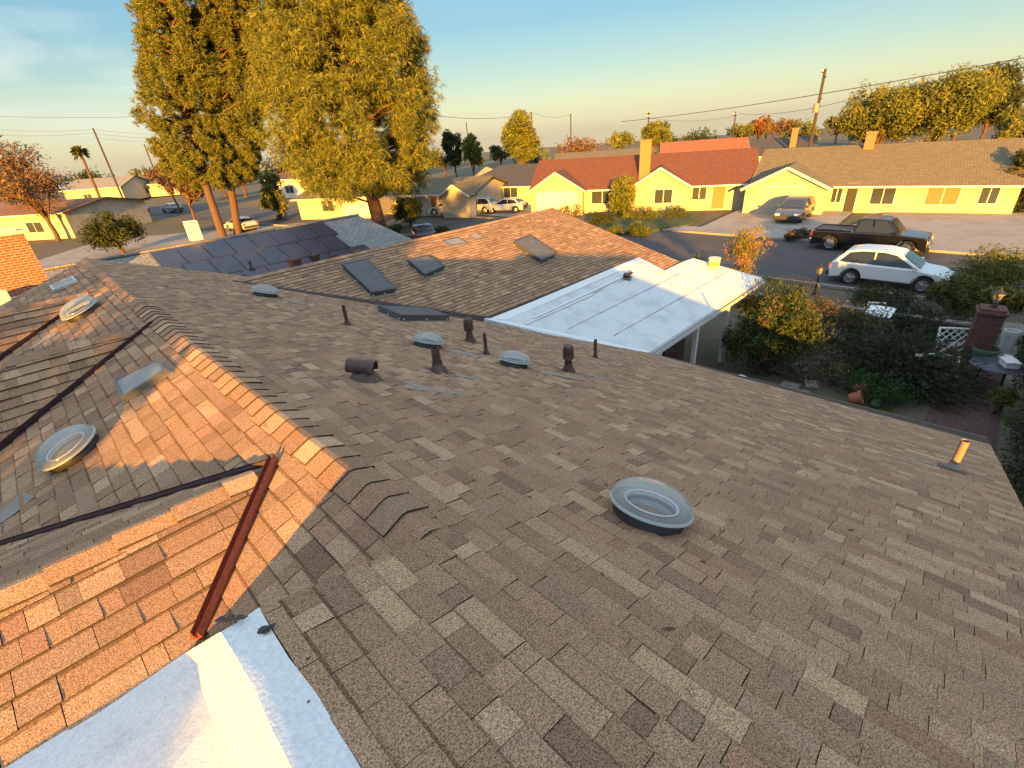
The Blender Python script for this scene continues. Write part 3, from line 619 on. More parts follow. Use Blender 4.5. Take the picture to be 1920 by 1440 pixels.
# ================================================================== PLANTS
def foliage(name, centers, crad, nper, size, tints, parent, mt, loc=None, asp=.55, droop=0, up=0, seed=1, squash=(1, 1, 1)):
    """leaf quads in clumps; centers (K,3), crad clump radius (K,)"""
    g = np.random.default_rng(seed); K = len(centers); n = K*nper; c = np.repeat(np.asarray(centers), nper, 0); r = np.repeat(np.asarray(crad) if np.ndim(crad) else np.full(K, crad), nper)
    d = unit(g.normal(size=(n, 3))); rad = g.random(n)**.45; pos = c + d*(rad*r)[:, None]*np.array(squash)
    nrm = unit(d*.6 + g.normal(size=(n, 3))*.7 + np.array([0, 0, up])); t = unit(np.cross(nrm, g.normal(size=(n, 3)))); t = unit(t + np.array([0, 0, -droop])); b = unit(np.cross(nrm, t)); s = size*(.6+.8*g.random(n))[:, None]
    a1 = pos - t*s; a2 = pos + b*s*asp*.5 - t*s*.1; a3 = pos + t*s; a4 = pos - b*s*asp*.5 - t*s*.1
    V = np.stack([a1, a2, a3, a4], 1).reshape(-1, 3); tn = np.array(tints); ci = g.integers(0, len(tn), K); base = tn[np.repeat(ci, nper)]; alt = tn[g.integers(0, len(tn), n)]; w = g.random((n, 1))*.5
    T_ = (base*(1-w)+alt*w)*(.7+.6*g.random((n, 1)))
    return nparr_mesh(name, V, 4, mt, T_, parent, loc)
def blobpts(blobs, k, g, lo=.55):
    w = np.array([b[3]*b[4]+b[4]*b[5]+b[3]*b[5] for b in blobs]); w = w/w.sum(); i = g.choice(len(blobs), k, p=w); B = np.array(blobs)[i]; d = unit(g.normal(size=(k, 3))); r = lo+(1-lo)*g.random(k)**.5
    return B[:, :3] + d*B[:, 3:]*r[:, None]
M['leaf'] = mat('leaf', (.06, .07, .02), .7, attr='tint', trans=.25, spec=.3)
M['needle'] = mat('pine_needle', (.06, .07, .02), .75, attr='tint', trans=.12, spec=.25)
M['bark'] = mat('bark', (.10, .055, .038), .95, var=(3, (.10, .06, .04), .45, .6), bump=(9, .08), grain=(14, .35))
M['twig'] = mat('twig', (.13, .09, .06), .9)
def trunk(parent, a, b, r0, r1, seed=1, name='trunk', mt=None, wob=.12, n=7):
    rr = random.Random(seed); a = np.array(a, float); b = np.array(b, float); m = MB(); P = [a+(b-a)*i/n + (np.array([rr.uniform(-wob, wob), rr.uniform(-wob, wob), 0]) if 0 < i < n else 0) for i in range(n+1)]
    for i in range(n): m.tube(P[i], P[i+1], r0+(r1-r0)*i/n, r0+(r1-r0)*(i+1)/n, 9, cap=(i in (0, n-1)))
    return m.build(name, mt or M['bark'], parent, smooth=True), P
def limbs(parent, pts, r, mt=None, name='limbs'):
    m = MB()
    for a, b, r0 in pts: m.tube(a, (np.array(a)+np.array(b))/2+np.array([0, 0, .05*np.linalg.norm(np.array(a)-np.array(b))]), r0, r0*.7, 6, cap=False); m.tube((np.array(a)+np.array(b))/2+np.array([0, 0, .05*np.linalg.norm(np.array(a)-np.array(b))]), b, r0*.7, r0*.3, 6, cap=False)
    return m.build(name, mt or M['bark'], parent)
def tree(name, label, cat, base, h, blobs, nclump, nper, size, tints, seed, crad=.5, tr=.2, group=None, droop=0, limb=True, mt='leaf', asp=.55):
    """blobs are relative to base"""
    base = np.array(base, float); g = np.random.default_rng(seed); t = thing(name, label, cat, base, 0, group)
    bl = [tuple(b) for b in blobs]; c = blobpts(bl, nclump, g); foliage('crown', c, crad*(.6+.8*g.random(nclump)), nper, size, tints, t, M[mt], seed=seed, droop=droop, asp=asp)
    top = np.array([bl[0][0], bl[0][1], max(h*.75, .2)]); trunk(t, (0, 0, -.1), top, tr, tr*.4, seed)
    if limb: limbs(t, [((top*g.uniform(.4, .95)), np.array(b[:3])+np.array(b[3:])*unit(g.normal(size=3))*.5, tr*.35) for b in bl for _ in range(3)], tr*.3)
    return t

PINE = [(.135, .150, .026), (.115, .135, .025), (.155, .165, .03), (.08, .10, .022), (.175, .175, .035)]
def needles(name, c, nper, ln, wd, tints, parent, seed, droop=.5):
    g = np.random.default_rng(seed); K = len(c); n = K*nper; cc = np.repeat(c, nper, 0); d = unit(g.normal(size=(n, 3))); d[:, 2] = d[:, 2]*.8; d = unit(d); L = ln*(.6+.7*g.random(n))[:, None]
    dd = unit(d + np.array([0, 0, -droop])); mid = cc + d*L*.5; tip = mid + dd*L*.6; sd2 = unit(np.cross(d, g.normal(size=(n, 3))))*wd
    V = np.stack([cc-sd2*.4, mid-sd2*.7, tip, mid+sd2*.7], 1).reshape(-1, 3); tn = np.array(tints); base = tn[np.repeat(g.integers(0, len(tn), K), nper)]; T_ = base*(.7+.65*g.random((n, 1)))
    return nparr_mesh(name, V, 4, M['needle'], T_, parent)
def pine(label, base, H, prof, seed, ntuft, nper, ln, wd, tr, lowtrunk=None, droop=.5, group='tall pines', gap=.55):
    """prof: list of (height fraction, radius, dx, dy); boughs whorl around the stem, tufts sit in rounded bough ends"""
    base = np.array(base, float); g = np.random.default_rng(seed); t = thing('pine_tree', label, 'pine tree', base, 0, group)
    hs = np.array([p[0] for p in prof])*H; rs = np.array([p[1] for p in prof]); xs = np.array([p[2] for p in prof]); ys = np.array([p[3] for p in prof])
    nb = ntuft//60; cs = []; lim = []
    for i in range(nb):
        h = hs[0] + (hs[-1]-hs[0])*g.random()**.9; R = np.interp(h, hs, rs)*(.62+.48*g.random()**.7 if g.random() < .62 else g.uniform(.12, .65)); a = g.random()*2*math.pi; ox, oy = np.interp(h, hs, xs), np.interp(h, hs, ys)
        tip = np.array([ox+math.cos(a)*R*.86, oy+math.sin(a)*R*.86, h]); cr = np.clip(R*.19, .55, 1.35)*(.7+.6*g.random())
        k = 60; dd = unit(g.normal(size=(k, 3))); cs.append(tip + dd*(cr*(g.random(k)**.4))[:, None]*np.array([1, 1, 1.25]))
        lim.append((np.array([ox*.6, oy*.6, h-R*.25]), tip, .05+.012*R))
    c = np.concatenate(cs); needles('crown', c, nper, ln, wd, PINE, t, seed, droop)
    m = MB(); C_ = [(0, 0, -.2)] + [(xs[i]*.8, ys[i]*.8, hs[i]) for i in range(len(hs)-1)]; r_ = [tr, tr*.82] + [tr*.5, tr*.35, .14, .1, .08, .06]
    for i in range(len(C_)-1): m.tube(C_[i], C_[i+1], r_[i], r_[i+1], 10, cap=False)
    m.build('trunk', M['bark'], t, smooth=True); limbs(t, lim[::3], .1)
    return t
def ctr(px, py, dep): return atD(px, py, dep)
# right-hand pine
pb = atD(722, 462, 41.5); pb = np.array([pb[0], pb[1], GZ])
ca = atD(664, 200, 41.5); cwx, cwy = ca[0]-pb[0], ca[1]-pb[1]
H1 = 27.0
pine('broad tall pine with drooping needle tufts, right of the pair, straight trunk', pb, H1, [(.16, 4.2, 0, .8), (.24, 6.6, cwx*.5, cwy*.5), (.36, 8.0, cwx*.8, cwy*.8), (.55, 6.9, cwx, cwy), (.75, 5.6, cwx, cwy), (.92, 4, cwx, cwy), (1, 1, cwx, cwy)], 5, 34000, 16, .48, .036, .62, droop=.75)
def pineL(px, lab, seed, R, dep, trunkpx):
    b0 = atD(trunkpx, 420, dep); b0 = np.array([b0[0], b0[1], GZ]); cc_ = atD(px, 150, dep); dx, dy = cc_[0]-b0[0], cc_[1]-b0[1]
    pine(lab, b0, 30, [(.17, R*.5, dx*.25, dy*.25), (.24, R*.8, dx*.5, dy*.5), (.40, R*1.0, dx*.85, dy*.85), (.62, R*1.0, dx+CR[0]*2.6, dy+CR[1]*2.6), (.85, R*.8, dx+CR[0]*4.6, dy+CR[1]*4.6), (1, R*.2, dx+CR[0]*5.6, dy+CR[1]*5.6)], seed, 30000, 15, .30, .036, .42, droop=.25)
pineL(322, 'leftmost tall pine with dense rounded golden tufts', 21, 4.3, 50, 410)
pineL(436, 'slim pine with its crown squeezed between the other two', 22, 3.7, 52, 440)

# ================================================================== HOUSES AROUND
M['yellow'] = mat('cream_yellow_stucco', (.46, .42, .31), .9, var=(1.2, (.38, .34, .25), .45, .7))
M['cream'] = mat('cream_stucco', (.46, .42, .34), .9, var=(1.2, (.36, .33, .26), .45, .7))
M['trim'] = mat('white_trim', (.7, .68, .62), .7)
M['garage'] = mat('garage_door_paint', (.46, .43, .33), .7)
M['orangewood'] = mat('orange_wood', (.30, .14, .06), .7)
def roofmat(name, c, c2):
    m = brickmat(name, c, c2, tuple(q*.45 for q in c), 1, .35, .2, .018); return m
M['redroof'] = roofmat('red_tile_roof', (.15, .055, .03), (.12, .045, .025)); M['tanroof'] = roofmat('tan_shingle_roof', (.175, .15, .085), (.14, .12, .07)); M['darkroof'] = roofmat('dark_shingle_roof', (.075, .07, .07), (.055, .052, .055)); M['greyroof'] = roofmat('grey_shingle_roof', (.26, .26, .25), (.19, .195, .19)); M['brownroof'] = roofmat('brown_roof', (.24, .12, .07), (.2, .1, .06)); M['orangeroof'] = roofmat('orange_tile_roof', (.36, .13, .05), (.3, .1, .04))
M['housebrick'] = brickmat('chimney_brick', (.38, .13, .06), (.3, .1, .05), (.3, .22, .16), 1, .25, .09, .012)
def far_house(name, label, L, R, eave, ridge, depth, wall, roof, feats=(), over=.5, hip=0):
    a = G(*L); b = G(*R); u = (b-a); W_ = np.linalg.norm(u); u = u/W_; n = np.array([-u[1], u[0], 0]); n = n if n @ (a-CAM) > 0 else -n
    def U(px, py, off=0):
        p = on(px, py, n, n @ (a + n*off)); return (p-a) @ u, p[2]-GZ
    eh = U(*eave)[1]; eh = max(2.3, min(eh, 3.4)); rh = U(*ridge, depth/2)[1]; rh = max(eh+.8, min(rh, eh+3.2))
    h = wthing(name, label, 'house', (a+b)/2+n*depth/2); P = lambda s, d, z: a + u*s + n*d + np.array([0, 0, z])
    m = MB(); 
    for q in ([P(0, 0, -.1), P(W_, 0, -.1), P(W_, 0, eh), P(0, 0, eh)], [P(0, depth, -.1), P(W_, depth, -.1), P(W_, depth, eh), P(0, depth, eh)]): m.face(q)
    for s in (0, W_): m.face([P(s, 0, -.1), P(s, depth, -.1), P(s, depth, eh), P(s, depth/2, rh-.12), P(s, 0, eh)])
    m.build('wall', M[wall], h)
    m = MB(); k = (rh-eh)/(depth/2); o = over; hp = hip
    def slab(q, uvs):
        m.face(q, 0, uv=uvs); m.face([p-np.array([0, 0, .14]) for p in q[::-1]], 0)
        for i in range(len(q)): j = (i+1) % len(q); m.face([q[j], q[i], q[i]-np.array([0, 0, .14]), q[j]-np.array([0, 0, .14])])
    sl = math.hypot(depth/2+o, rh-eh+k*o)
    slab([P(-o, -o, eh-k*o), P(W_+o, -o, eh-k*o), P(W_+o-hp, depth/2, rh), P(-o+hp, depth/2, rh)], [(0, 0), (W_, 0), (W_-hp, sl), (hp, sl)])
    slab([P(W_+o, depth+o, eh-k*o), P(-o, depth+o, eh-k*o), P(-o+hp, depth/2, rh), P(W_+o-hp, depth/2, rh)], [(0, 0), (W_, 0), (W_-hp, sl), (hp, sl)])
    if hp:
        m.face([P(W_+o, -o, eh-k*o), P(W_+o, depth+o, eh-k*o), P(W_+o-hp, depth/2, rh)], uv=[(0, 0), (depth, 0), (depth/2, sl)]); m.face([P(-o, depth+o, eh-k*o), P(-o, -o, eh-k*o), P(-o+hp, depth/2, rh)], uv=[(0, 0), (depth, 0), (depth/2, sl)])
    rf = m.build('roof', M[roof], h)
    m = MB(); m.bar(P(-o, -o-.06, eh-k*o-.06), P(W_+o, -o-.06, eh-k*o-.06), .12, .13); m.build('gutter', M['trim'], h)
    for f in feats:
        if f[0] == 'gable':                        # projecting front gable
            _, x0, x1, pk, out_ = f[:5]; s0, s1 = sorted((U(x0, eave[1])[0], U(x1, eave[1])[0])); pz = min(U(*pk, -out_)[1], rh-.05); sm = (s0+s1)/2; kk = (pz-eh)/((s1-s0)/2)
            pz = eh+min(kk, .6)*(s1-s0)/2; kk = min(kk, .6); back = (pz-eh)/k
            m = MB(); m.face([P(s0, -out_, -.1), P(s1, -out_, -.1), P(s1, -out_, eh), P(sm, -out_, pz-.1), P(s0, -out_, eh)]); m.face([P(s0, -out_, -.1), P(s0, 0, -.1), P(s0, 0, eh), P(s0, -out_, eh)]); m.face([P(s1, -out_, -.1), P(s1, 0, -.1), P(s1, 0, eh), P(s1, -out_, eh)]); m.build('wall', M[wall], h)
            m = MB(); oo = .35; e0 = eh-kk*oo
            for sA, in ((s0-oo,), (s1+oo,)):
                q = [P(sA, -out_-oo, e0), P(sm, -out_-oo, pz), P(sm, back, pz), P(sA, max(0, (e0-eh)/k), e0)]; m.face(q, uv=[(0, 0), (0, 3), (3, 3), (3, 0)]); m.face([p-np.array([0, 0, .13]) for p in q[::-1]]); 
                for i in range(4): j = (i+1) % 4; m.face([q[j], q[i], q[i]-np.array([0, 0, .13]), q[j]-np.array([0, 0, .13])])
            m.build('roof', M[roof], h)
            m = MB(); 
            for sA in (s0-oo, s1+oo): m.bar(P(sA, -out_-oo-.03, e0-.1), P(sm, -out_-oo-.03, pz-.1), .04, .2)
            m.build('bargeboard', M['trim'], h)
        else:
            kind, x0, x1, z0, z1, out_, mt = f; s0, s1 = sorted((U(x0, eave[1])[0], U(x1, eave[1])[0])); d0 = -out_-.03
            if kind == 'chimney':
                sm = (s0+s1)/2; w = max(.7, s1-s0); m = MB(); m.box(P(sm, z0, (rh+z1)/2), (w, .9, rh+z1), math.atan2(u[1], u[0])); m.box(P(sm, z0, rh+z1+.05), (w+.14, 1.04, .12), math.atan2(u[1], u[0])); m.build('chimney', M[mt], rf); continue
            m = MB(); an = math.atan2(u[1], u[0]); m.box(P((s0+s1)/2, d0+.01, (z0+z1)/2), (s1-s0+.16, .08, z1-z0+.16), an); nm = {'window': 'window', 'door': 'door', 'garage': 'garage_door'}[kind]; fr_ = m.build(nm, M['trim'], h)
            m = MB(); m.box(P((s0+s1)/2, d0-.035, (z0+z1)/2), (s1-s0, .03, z1-z0), an)
            if kind == 'garage':
                for i in range(1, 4): m.box(P((s0+s1)/2, d0-.055, z0+(z1-z0)*i/4), (s1-s0, .012, .03), an)
            m.build('pane' if kind == 'window' else 'panel', M[mt], fr_)
            if kind == 'window':
                m = MB(); m.box(P((s0+s1)/2, d0-.055, (z0+z1)/2), (.05, .02, z1-z0), an); m.build('mullion', M['trim'], fr_)
    return h
far_house('house', 'yellow house with a long red tile roof and small front gables across the street', (1003, 402), (1405, 392), (1200, 346), (1230, 288), 9, 'yellow', 'redroof',
    [('gable', 1000, 1096, (1043, 320), 1.2), ('gable', 1186, 1290, (1236, 312), 1.0), ('garage', 1012, 1085, .02, 2.2, 1.2, 'trim'), ('window', 1110, 1150, .9, 2.1, 0, 'glass'), ('window', 1230, 1262, .9, 2.1, 1.0, 'glass'), ('window', 1300, 1326, 1, 2.1, 0, 'glass'), ('door', 1338, 1362, .1, 2.15, 0, 'orangewood'), ('chimney', 1196, 1216, 1.2, 1.3, 0, 'orangewood')])
far_house('house', 'wide tan roofed yellow house across the street, front gable over its garage', (1408, 395), (1895, 404), (1600, 344), (1650, 270), 11, 'yellow', 'tanroof',
    [('gable', 1408, 1556, (1482, 312), 2.0), ('garage', 1436, 1520, .02, 2.25, 2.0, 'garage'), ('door', 1592, 1612, .1, 2.2, 0, 'tar'), ('window', 1565, 1583, .8, 2.1, 0, 'glass'), ('window', 1640, 1684, .7, 2.1, 0, 'glass'), ('window', 1745, 1806, .7, 2.1, 0, 'orangewood'), ('window', 1846, 1880, .8, 2.1, 0, 'glass'), ('chimney', 1600, 1620, 5.2, .9, 0, 'housebrick')])
far_house('house', 'small tan roofed cream house behind the pine trunk', (742, 405), (890, 404), (810, 362), (810, 334), 9, 'cream', 'tanroof', [('gable', 840, 890, (865, 345), 1.5), ('window', 760, 790, .9, 2.1, 0, 'glass'), ('door', 806, 818, .1, 2.1, 0, 'orangewood'), ('chimney', 748, 760, 4, .9, 0, 'housebrick')])
far_house('house', 'low house with a dark charcoal roof beside the parked vans', (868, 384), (1002, 384), (930, 352), (925, 310), 13, 'cream', 'darkroof', [('window', 900, 920, .9, 2.1, 0, 'glass'), ('window', 945, 970, .9, 2.1, 0, 'glass')], hip=3)
far_house('house', 'cream house left of the straight pine trunk', (566, 412), (706, 408), (640, 368), (640, 345), 9, 'cream', 'tanroof', [('window', 600, 622, .9, 2.1, 0, 'glass'), ('garage', 640, 690, .02, 2.2, 0, 'trim')])
far_house('house', 'white fronted house with a red roof edge seen between the pines', (508, 372), (596, 370), (550, 334), (552, 322), 9, 'trim', 'redroof', [('window', 530, 545, .9, 2.1, 0, 'glass')])
far_house('house', 'brown roofed tan house behind the brick chimney', (-170, 462), (142, 446), (0, 404), (0, 382), 12, 'cream', 'brownroof', [('window', 40, 70, .9, 2.1, 0, 'glass')])
far_house('house', 'pale flat looking house far down the street on the left', (130, 384), (236, 376), (180, 352), (180, 334), 12, 'yellow', 'greyroof', [('window', 150, 165, .9, 2.1, 0, 'glass')])
far_house('house', 'pale yellow house beside the leaning pole at far left', (240, 372), (338, 364), (290, 344), (290, 330), 12, 'yellow', 'tanroof', [('window', 260, 275, .9, 2.1, 0, 'glass')])
far_house('house', 'orange tile roofed house behind the red roofed one', (1240, 330), (1400, 322), (1320, 300), (1320, 262), 14, 'cream', 'orangeroof', [])
far_house('house', 'dark roofed house rising behind the tan roofed one', (1405, 322), (1520, 318), (1460, 292), (1460, 258), 14, 'cream', 'darkroof', [('chimney', 1478, 1490, 3, 1.2, 0, 'housebrick')])
far_house('house', 'distant low cream roofed house behind the red roof', (1040, 336), (1220, 326), (1130, 305), (1130, 282), 12, 'cream', 'tanroof', [])
# neighbour's grey roof with solar panels, just beyond our far rake
nb = wthing('neighbour_house', 'neighbouring house with pale grey shingle roof carrying solar panels', 'house', (5, 27, GZ))
nx0, nx1, nyr, nzr, nye, nze = -9.0, 15.2, 27.2, -1.75, 19.8, -4.0
m = MB(); s_ = math.hypot(nyr-nye, nzr-nze)
m.face([(nx0, nye, nze), (nx1, nye, nze), (nx1-1.5, nyr, nzr), (nx0, nyr, nzr)], uv=[(nx0, 0), (nx1, 0), (nx1-1.5, s_), (nx0, s_)]); m.face([(nx1, 2*nyr-nye, nze), (nx0, 2*nyr-nye, nze), (nx0, nyr, nzr), (nx1-1.5, nyr, nzr)], uv=[(0, 0), (24, 0), (24, s_), (0, s_)]); m.face([(nx1, nye, nze), (nx1, 2*nyr-nye, nze), (nx1-1.5, nyr, nzr)], uv=[(0, 0), (14, 0), (7, s_)])
m.build('roof', M['greyroof'], nb)
m = MB(); m.bar((nx0, nyr, nzr+.03), (nx1-1.5, nyr, nzr+.03), .3, .08); m.build('ridge_cap', M['greyroof'], nb)
m = MB(); m.box(((nx0+nx1)/2, nyr, (GZ+nze)/2), (nx1-nx0-1, 2*(nyr-nye)-1, nze-GZ)); m.build('wall', M['cream'], nb)
M['solar'] = mat('solar_cell', (.008, .01, .025), .3, spec=.4)
_t = M['solar'].node_tree; _tc = N(_t, 'ShaderNodeTexCoord'); _br = N(_t, 'ShaderNodeTexBrick'); _br.offset = 0; _br.inputs['Color1'].default_value = (.012, .017, .04, 1); _br.inputs['Color2'].default_value = (.014, .02, .045, 1); _br.inputs['Mortar'].default_value = (.06, .07, .09, 1); _br.inputs['Scale'].default_value = 1; _br.inputs['Brick Width'].default_value = .17; _br.inputs['Row Height'].default_value = .17; _br.inputs['Mortar Size'].default_value = .006; _t.links.new(_tc.outputs['UV'], _br.inputs[0]); _t.links.new(_br.outputs[0], _t.nodes['Principled BSDF'].inputs['Base Color'])
nrN = np.array([0, -(nzr-nze), (nyr-nye)]); nrN = nrN/np.linalg.norm(nrN); vN = np.array([0, nyr-nye, nzr-nze]); vN = vN/np.linalg.norm(vN)
for r in range(3):
    for c in range(9):
        o0 = np.array([2.4+c*1.04+r*.3, nye, nze]) + vN*(2.3+r*1.72) + nrN*.10; q = [o0, o0+UX*1.0, o0+UX*1.0+vN*1.66, o0+vN*1.66]
        if c == 8 and r != 0: continue
        m = MB(); m.face(q, uv=[(0, 0), (1.0, 0), (1.0, 1.66), (0, 1.66)]); 
        for i in range(4): j = (i+1) % 4; m.face([q[j], q[i], q[i]-nrN*.04, q[j]-nrN*.04])
        m.build('solar_panel', M['solar'], nb)
for px, py, w, lb in ((556, 494, .42, 'brown box vent on the far roof'), (594, 486, .3, 'brown box vent on the far roof'), (628, 487, .22, ''), (672, 478, .4, '')):
    p = on(px, py+10, nrN, nrN @ np.array([0, nye, nze])); m = MB(); m.box(p+np.array([0, 0, .2]), (w, w*.8, .4), .3); m.box(p+np.array([0, 0, .42]), (w*1.25, w, .12), .3); m.build('roof_vent', M['ventbrown'], nb)
p = on(365, 440, nrN, nrN @ np.array([0, nyr, nzr])); m = MB(); m.box((p[0], p[1], p[2]+.2), (.5, .5, .9)); m.build('chimney', M['trim'], nb)

# ================================================================== STREET THINGS
M['tyre'] = mat('tyre', (.02, .02, .02), .85); M['rim'] = mat('alloy_rim', (.55, .56, .58), .3, metal=.9); M['carglass'] = mat('car_glass', (.02, .025, .03), .06, spec=.9)
M['lampred'] = mat('tail_lamp', (.35, .02, .02), .3); M['lampclear'] = mat('head_lamp', (.6, .62, .62), .2); M['bumper'] = mat('dark_plastic', (.04, .04, .042), .6); M['chrome'] = mat('chrome', (.6, .6, .6), .15, metal=1)
def paint(name, c): return mat(name, c, .28, coat=.8, spec=.5)
def car(label, loc, rz, col, kind='hatch', group=None, cat='car', name='parked_car'):
    """local x forward, y left, z up"""
    t = thing(name, label, cat, loc, rz, group); pm = paint(label.split()[0]+'_car_paint', col)
    if kind == 'pickup':
        L, Wd, wr, xw = 5.7, 1.95, .42, (-1.75, 1.95); low = [(-2.8, .55), (-2.82, 1.12), (.1, 1.16), (1.35, 1.16), (2.65, 1.08), (2.85, .95), (2.88, .5)]; cabin = [(-.75, 1.14), (-.55, 1.86), (-.35, 1.92), (.85, 1.90), (1.55, 1.15)]
    elif kind == 'suv':
        L, Wd, wr, xw = 4.6, 1.85, .36, (-1.35, 1.42); low = [(-2.25, .42), (-2.32, .75), (-2.22, 1.05), (1.0, 1.0), (1.9, .88), (2.25, .68), (2.28, .35)]; cabin = [(-2.15, 1.02), (-1.75, 1.55), (-1.2, 1.66), (-.2, 1.68), (.35, 1.58), (1.25, .98)]
    else:
        L, Wd, wr, xw = 4.5, 1.8, .33, (-1.35, 1.4); low = [(-2.2, .4), (-2.25, .8), (-2.1, .95), (1.0, .92), (1.95, .78), (2.22, .6), (2.25, .35)]; cabin = [(-1.9, .93), (-1.3, 1.38), (-.8, 1.44), (.1, 1.45), (1.15, .9)]
    hw = Wd/2; m = MB()
    # lower body with wheel arches: outline walked along the bottom
    bot = []; zb = .28
    for xc in (xw[0], xw[1]):
        bot += [(xc+(wr+.07)*math.cos(a), max(zb, wr+(wr+.07)*math.sin(a))) for a in [math.pi*(1-i/8) for i in range(9)]]
    outl = [(low[0][0], zb)] + bot + [(low[-1][0], zb)] + low[::-1]
    def side(y, inset): return [(x*(1-inset*.02), y, z) for x, z in outl]
    rings = []
    for yy, ins, zs in ((-hw+.10, 3, 1), (-hw, 0, 1), (hw, 0, 1), (hw-.10, 3, 1)): rings.append([(x*(1-.012*ins), yy, z-(0 if z < .6 else .03*ins/3)) for x, z in outl])
    rings[0] = [(x*.985, -hw+.05, z+(.02 if z > .7 else 0)) for x, z in outl]; rings[3] = [(x*.985, hw-.05, z+(.02 if z > .7 else 0)) for x, z in outl]
    seq = [rings[1], rings[2]]
    import bmesh
    m.face(seq[0]); m.face(seq[1][::-1])
    for i in range(len(outl)): j = (i+1) % len(outl); m.face([seq[0][j], seq[0][i], seq[1][i], seq[1][j]])
    body = m.build('body', pm, t, smooth=False, merge=True); bv = body.modifiers.new('bevel', 'BEVEL'); bv.width = .06; bv.segments = 3; bv.limit_method = 'ANGLE'; bv.angle_limit = .6; body.data.shade_smooth(); body.data.set_sharp_from_angle(angle=math.radians(35))
    m = MB(); hi_ = hw*.76; lo_ = hw*.95; zt = max(z for x, z in cabin); z0 = cabin[0][1]
    wy = lambda z: lo_+(hi_-lo_)*(z-z0)/(zt-z0)
    A = [(x, -wy(z), z) for x, z in cabin]; B = [(x, wy(z), z) for x, z in cabin]; m.face(A); m.face(B[::-1])
    for i in range(len(cabin)-1): m.face([A[i+1], A[i], B[i], B[i+1]])
    cb_ = m.build('cabin', pm, t, merge=True); bv = cb_.modifiers.new('bevel', 'BEVEL'); bv.width = .05; bv.segments = 2; cb_.data.shade_smooth(); cb_.data.set_sharp_from_angle(angle=math.radians(35))
    cx = sum(x for x, z in cabin)/len(cabin); cz = z0+(zt-z0)*.5
    for sgn in (-1, 1):
        sh = [(cx+(x-cx)*.86, z0+.05+(z-z0)*.82) for x, z in cabin]; m = MB(); q = [(x, sgn*(wy(z)+.012), z) for x, z in sh]; m.face(q if sgn < 0 else q[::-1]); wdw = m.build('side_window', M['carglass'], t)
        m = MB(); m.box((cx+.05, sgn*(wy(cz)+.02), cz), (.06, .02, (zt-z0)*.8)); m.build('pillar', pm, wdw)
        m = MB(); m.box((cabin[-1][0]-.25, sgn*(hw+.08), z0+.08), (.12, .2, .13)); m.build('mirror', pm, t)
    m = MB(); a_, b_ = cabin[-2], cabin[-1]; f = lambda p, q, k: (p[0]+(q[0]-p[0])*k, p[1]+(q[1]-p[1])*k); p0, p1_ = f(a_, b_, .12), f(a_, b_, .9); m.face([(p0[0]+.03, -wy(p0[1])*.93, p0[1]+.02), (p1_[0]+.03, -wy(p1_[1])*.93, p1_[1]+.02), (p1_[0]+.03, wy(p1_[1])*.93, p1_[1]+.02), (p0[0]+.03, wy(p0[1])*.93, p0[1]+.02)]); m.build('windscreen', M['carglass'], t)
    a_, b_ = cabin[1], cabin[0]; p0, p1_ = f(a_, b_, .1), f(a_, b_, .75); m = MB(); m.face([(p0[0]-.03, wy(p0[1])*.9, p0[1]+.02), (p1_[0]-.03, wy(p1_[1])*.9, p1_[1]+.02), (p1_[0]-.03, -wy(p1_[1])*.9, p1_[1]+.02), (p0[0]-.03, -wy(p0[1])*.9, p0[1]+.02)]); m.build('rear_window', M['carglass'], t)
    for xc in xw:
        for sgn in (-1, 1):
            m = MB(); m.lathe((xc, sgn*(hw-.24), wr), (0, sgn, 0), [(.001, 0), (wr*.92, 0), (wr, .04), (wr, .2), (wr*.93, .235), (wr*.66, .235), (wr*.64, .20)], 24); w_ = m.build('wheel', M['tyre'], t, smooth=True)
            m = MB(); m.lathe((xc, sgn*(hw-.24), wr), (0, sgn, 0), [(wr*.66, .225), (wr*.6, .17), (wr*.2, .19), (.001, .21)], 24)
            for k in range(5):
                a = 2*math.pi*k/5; m.bar((xc+math.cos(a)*wr*.1, sgn*(hw-.02), wr+math.sin(a)*wr*.1), (xc+math.cos(a)*wr*.62, sgn*(hw-.015), wr+math.sin(a)*wr*.62), .03, .07, up=(0, 1, 0))
            m.build('rim', M['rim'], w_)
    zl = .95 if kind == 'pickup' else .8
    for sgn in (-1, 1):
        m = MB(); m.box((low[1][0]+.03, sgn*(hw-.12), zl), (.10, .2, .30 if kind != 'hatch' else .16)); m.build('tail_lamp', M['lampred'], t)
        m = MB(); m.box((low[-2][0]-.06, sgn*(hw-.25), zl-.15), (.16, .34, .14)); m.build('headlight', M['lampclear'], t)
    m = MB(); m.box((low[0][0]-.05, 0, .5), (.18, Wd*.96, .2)); m.build('rear_bumper', M['chrome'] if kind == 'pickup' else M['bumper'], t); m = MB(); m.box((low[-1][0]+.02, 0, .45), (.14, Wd*.92, .22)); m.build('front_bumper', M['chrome'] if kind == 'pickup' else M['bumper'], t)
    if kind == 'pickup':
        m = MB(); m.box((-1.78, 0, 1.166), (1.85, Wd*.82, .02)); m.build('bed_liner', M['tar'], t)
        m = MB(); m.bar((-2.72, -hw*.9, 1.2), (-.8, -hw*.9, 1.2), .08, .06); m.bar((-2.72, hw*.9, 1.2), (-.8, hw*.9, 1.2), .08, .06); m.bar((-2.74, -hw*.9, 1.2), (-2.74, hw*.9, 1.2), .08, .06); m.build('bed_rail', pm, t, merge=True)
    return t
rw = G(1547, 470); fw = G(1712, 470)
car('black pickup truck with chrome wheels parked at the far kerb', ((34.35), 5.05, GZ), math.radians(-90), (.006, .006, .007), 'pickup', cat='pickup truck', name='pickup_truck')
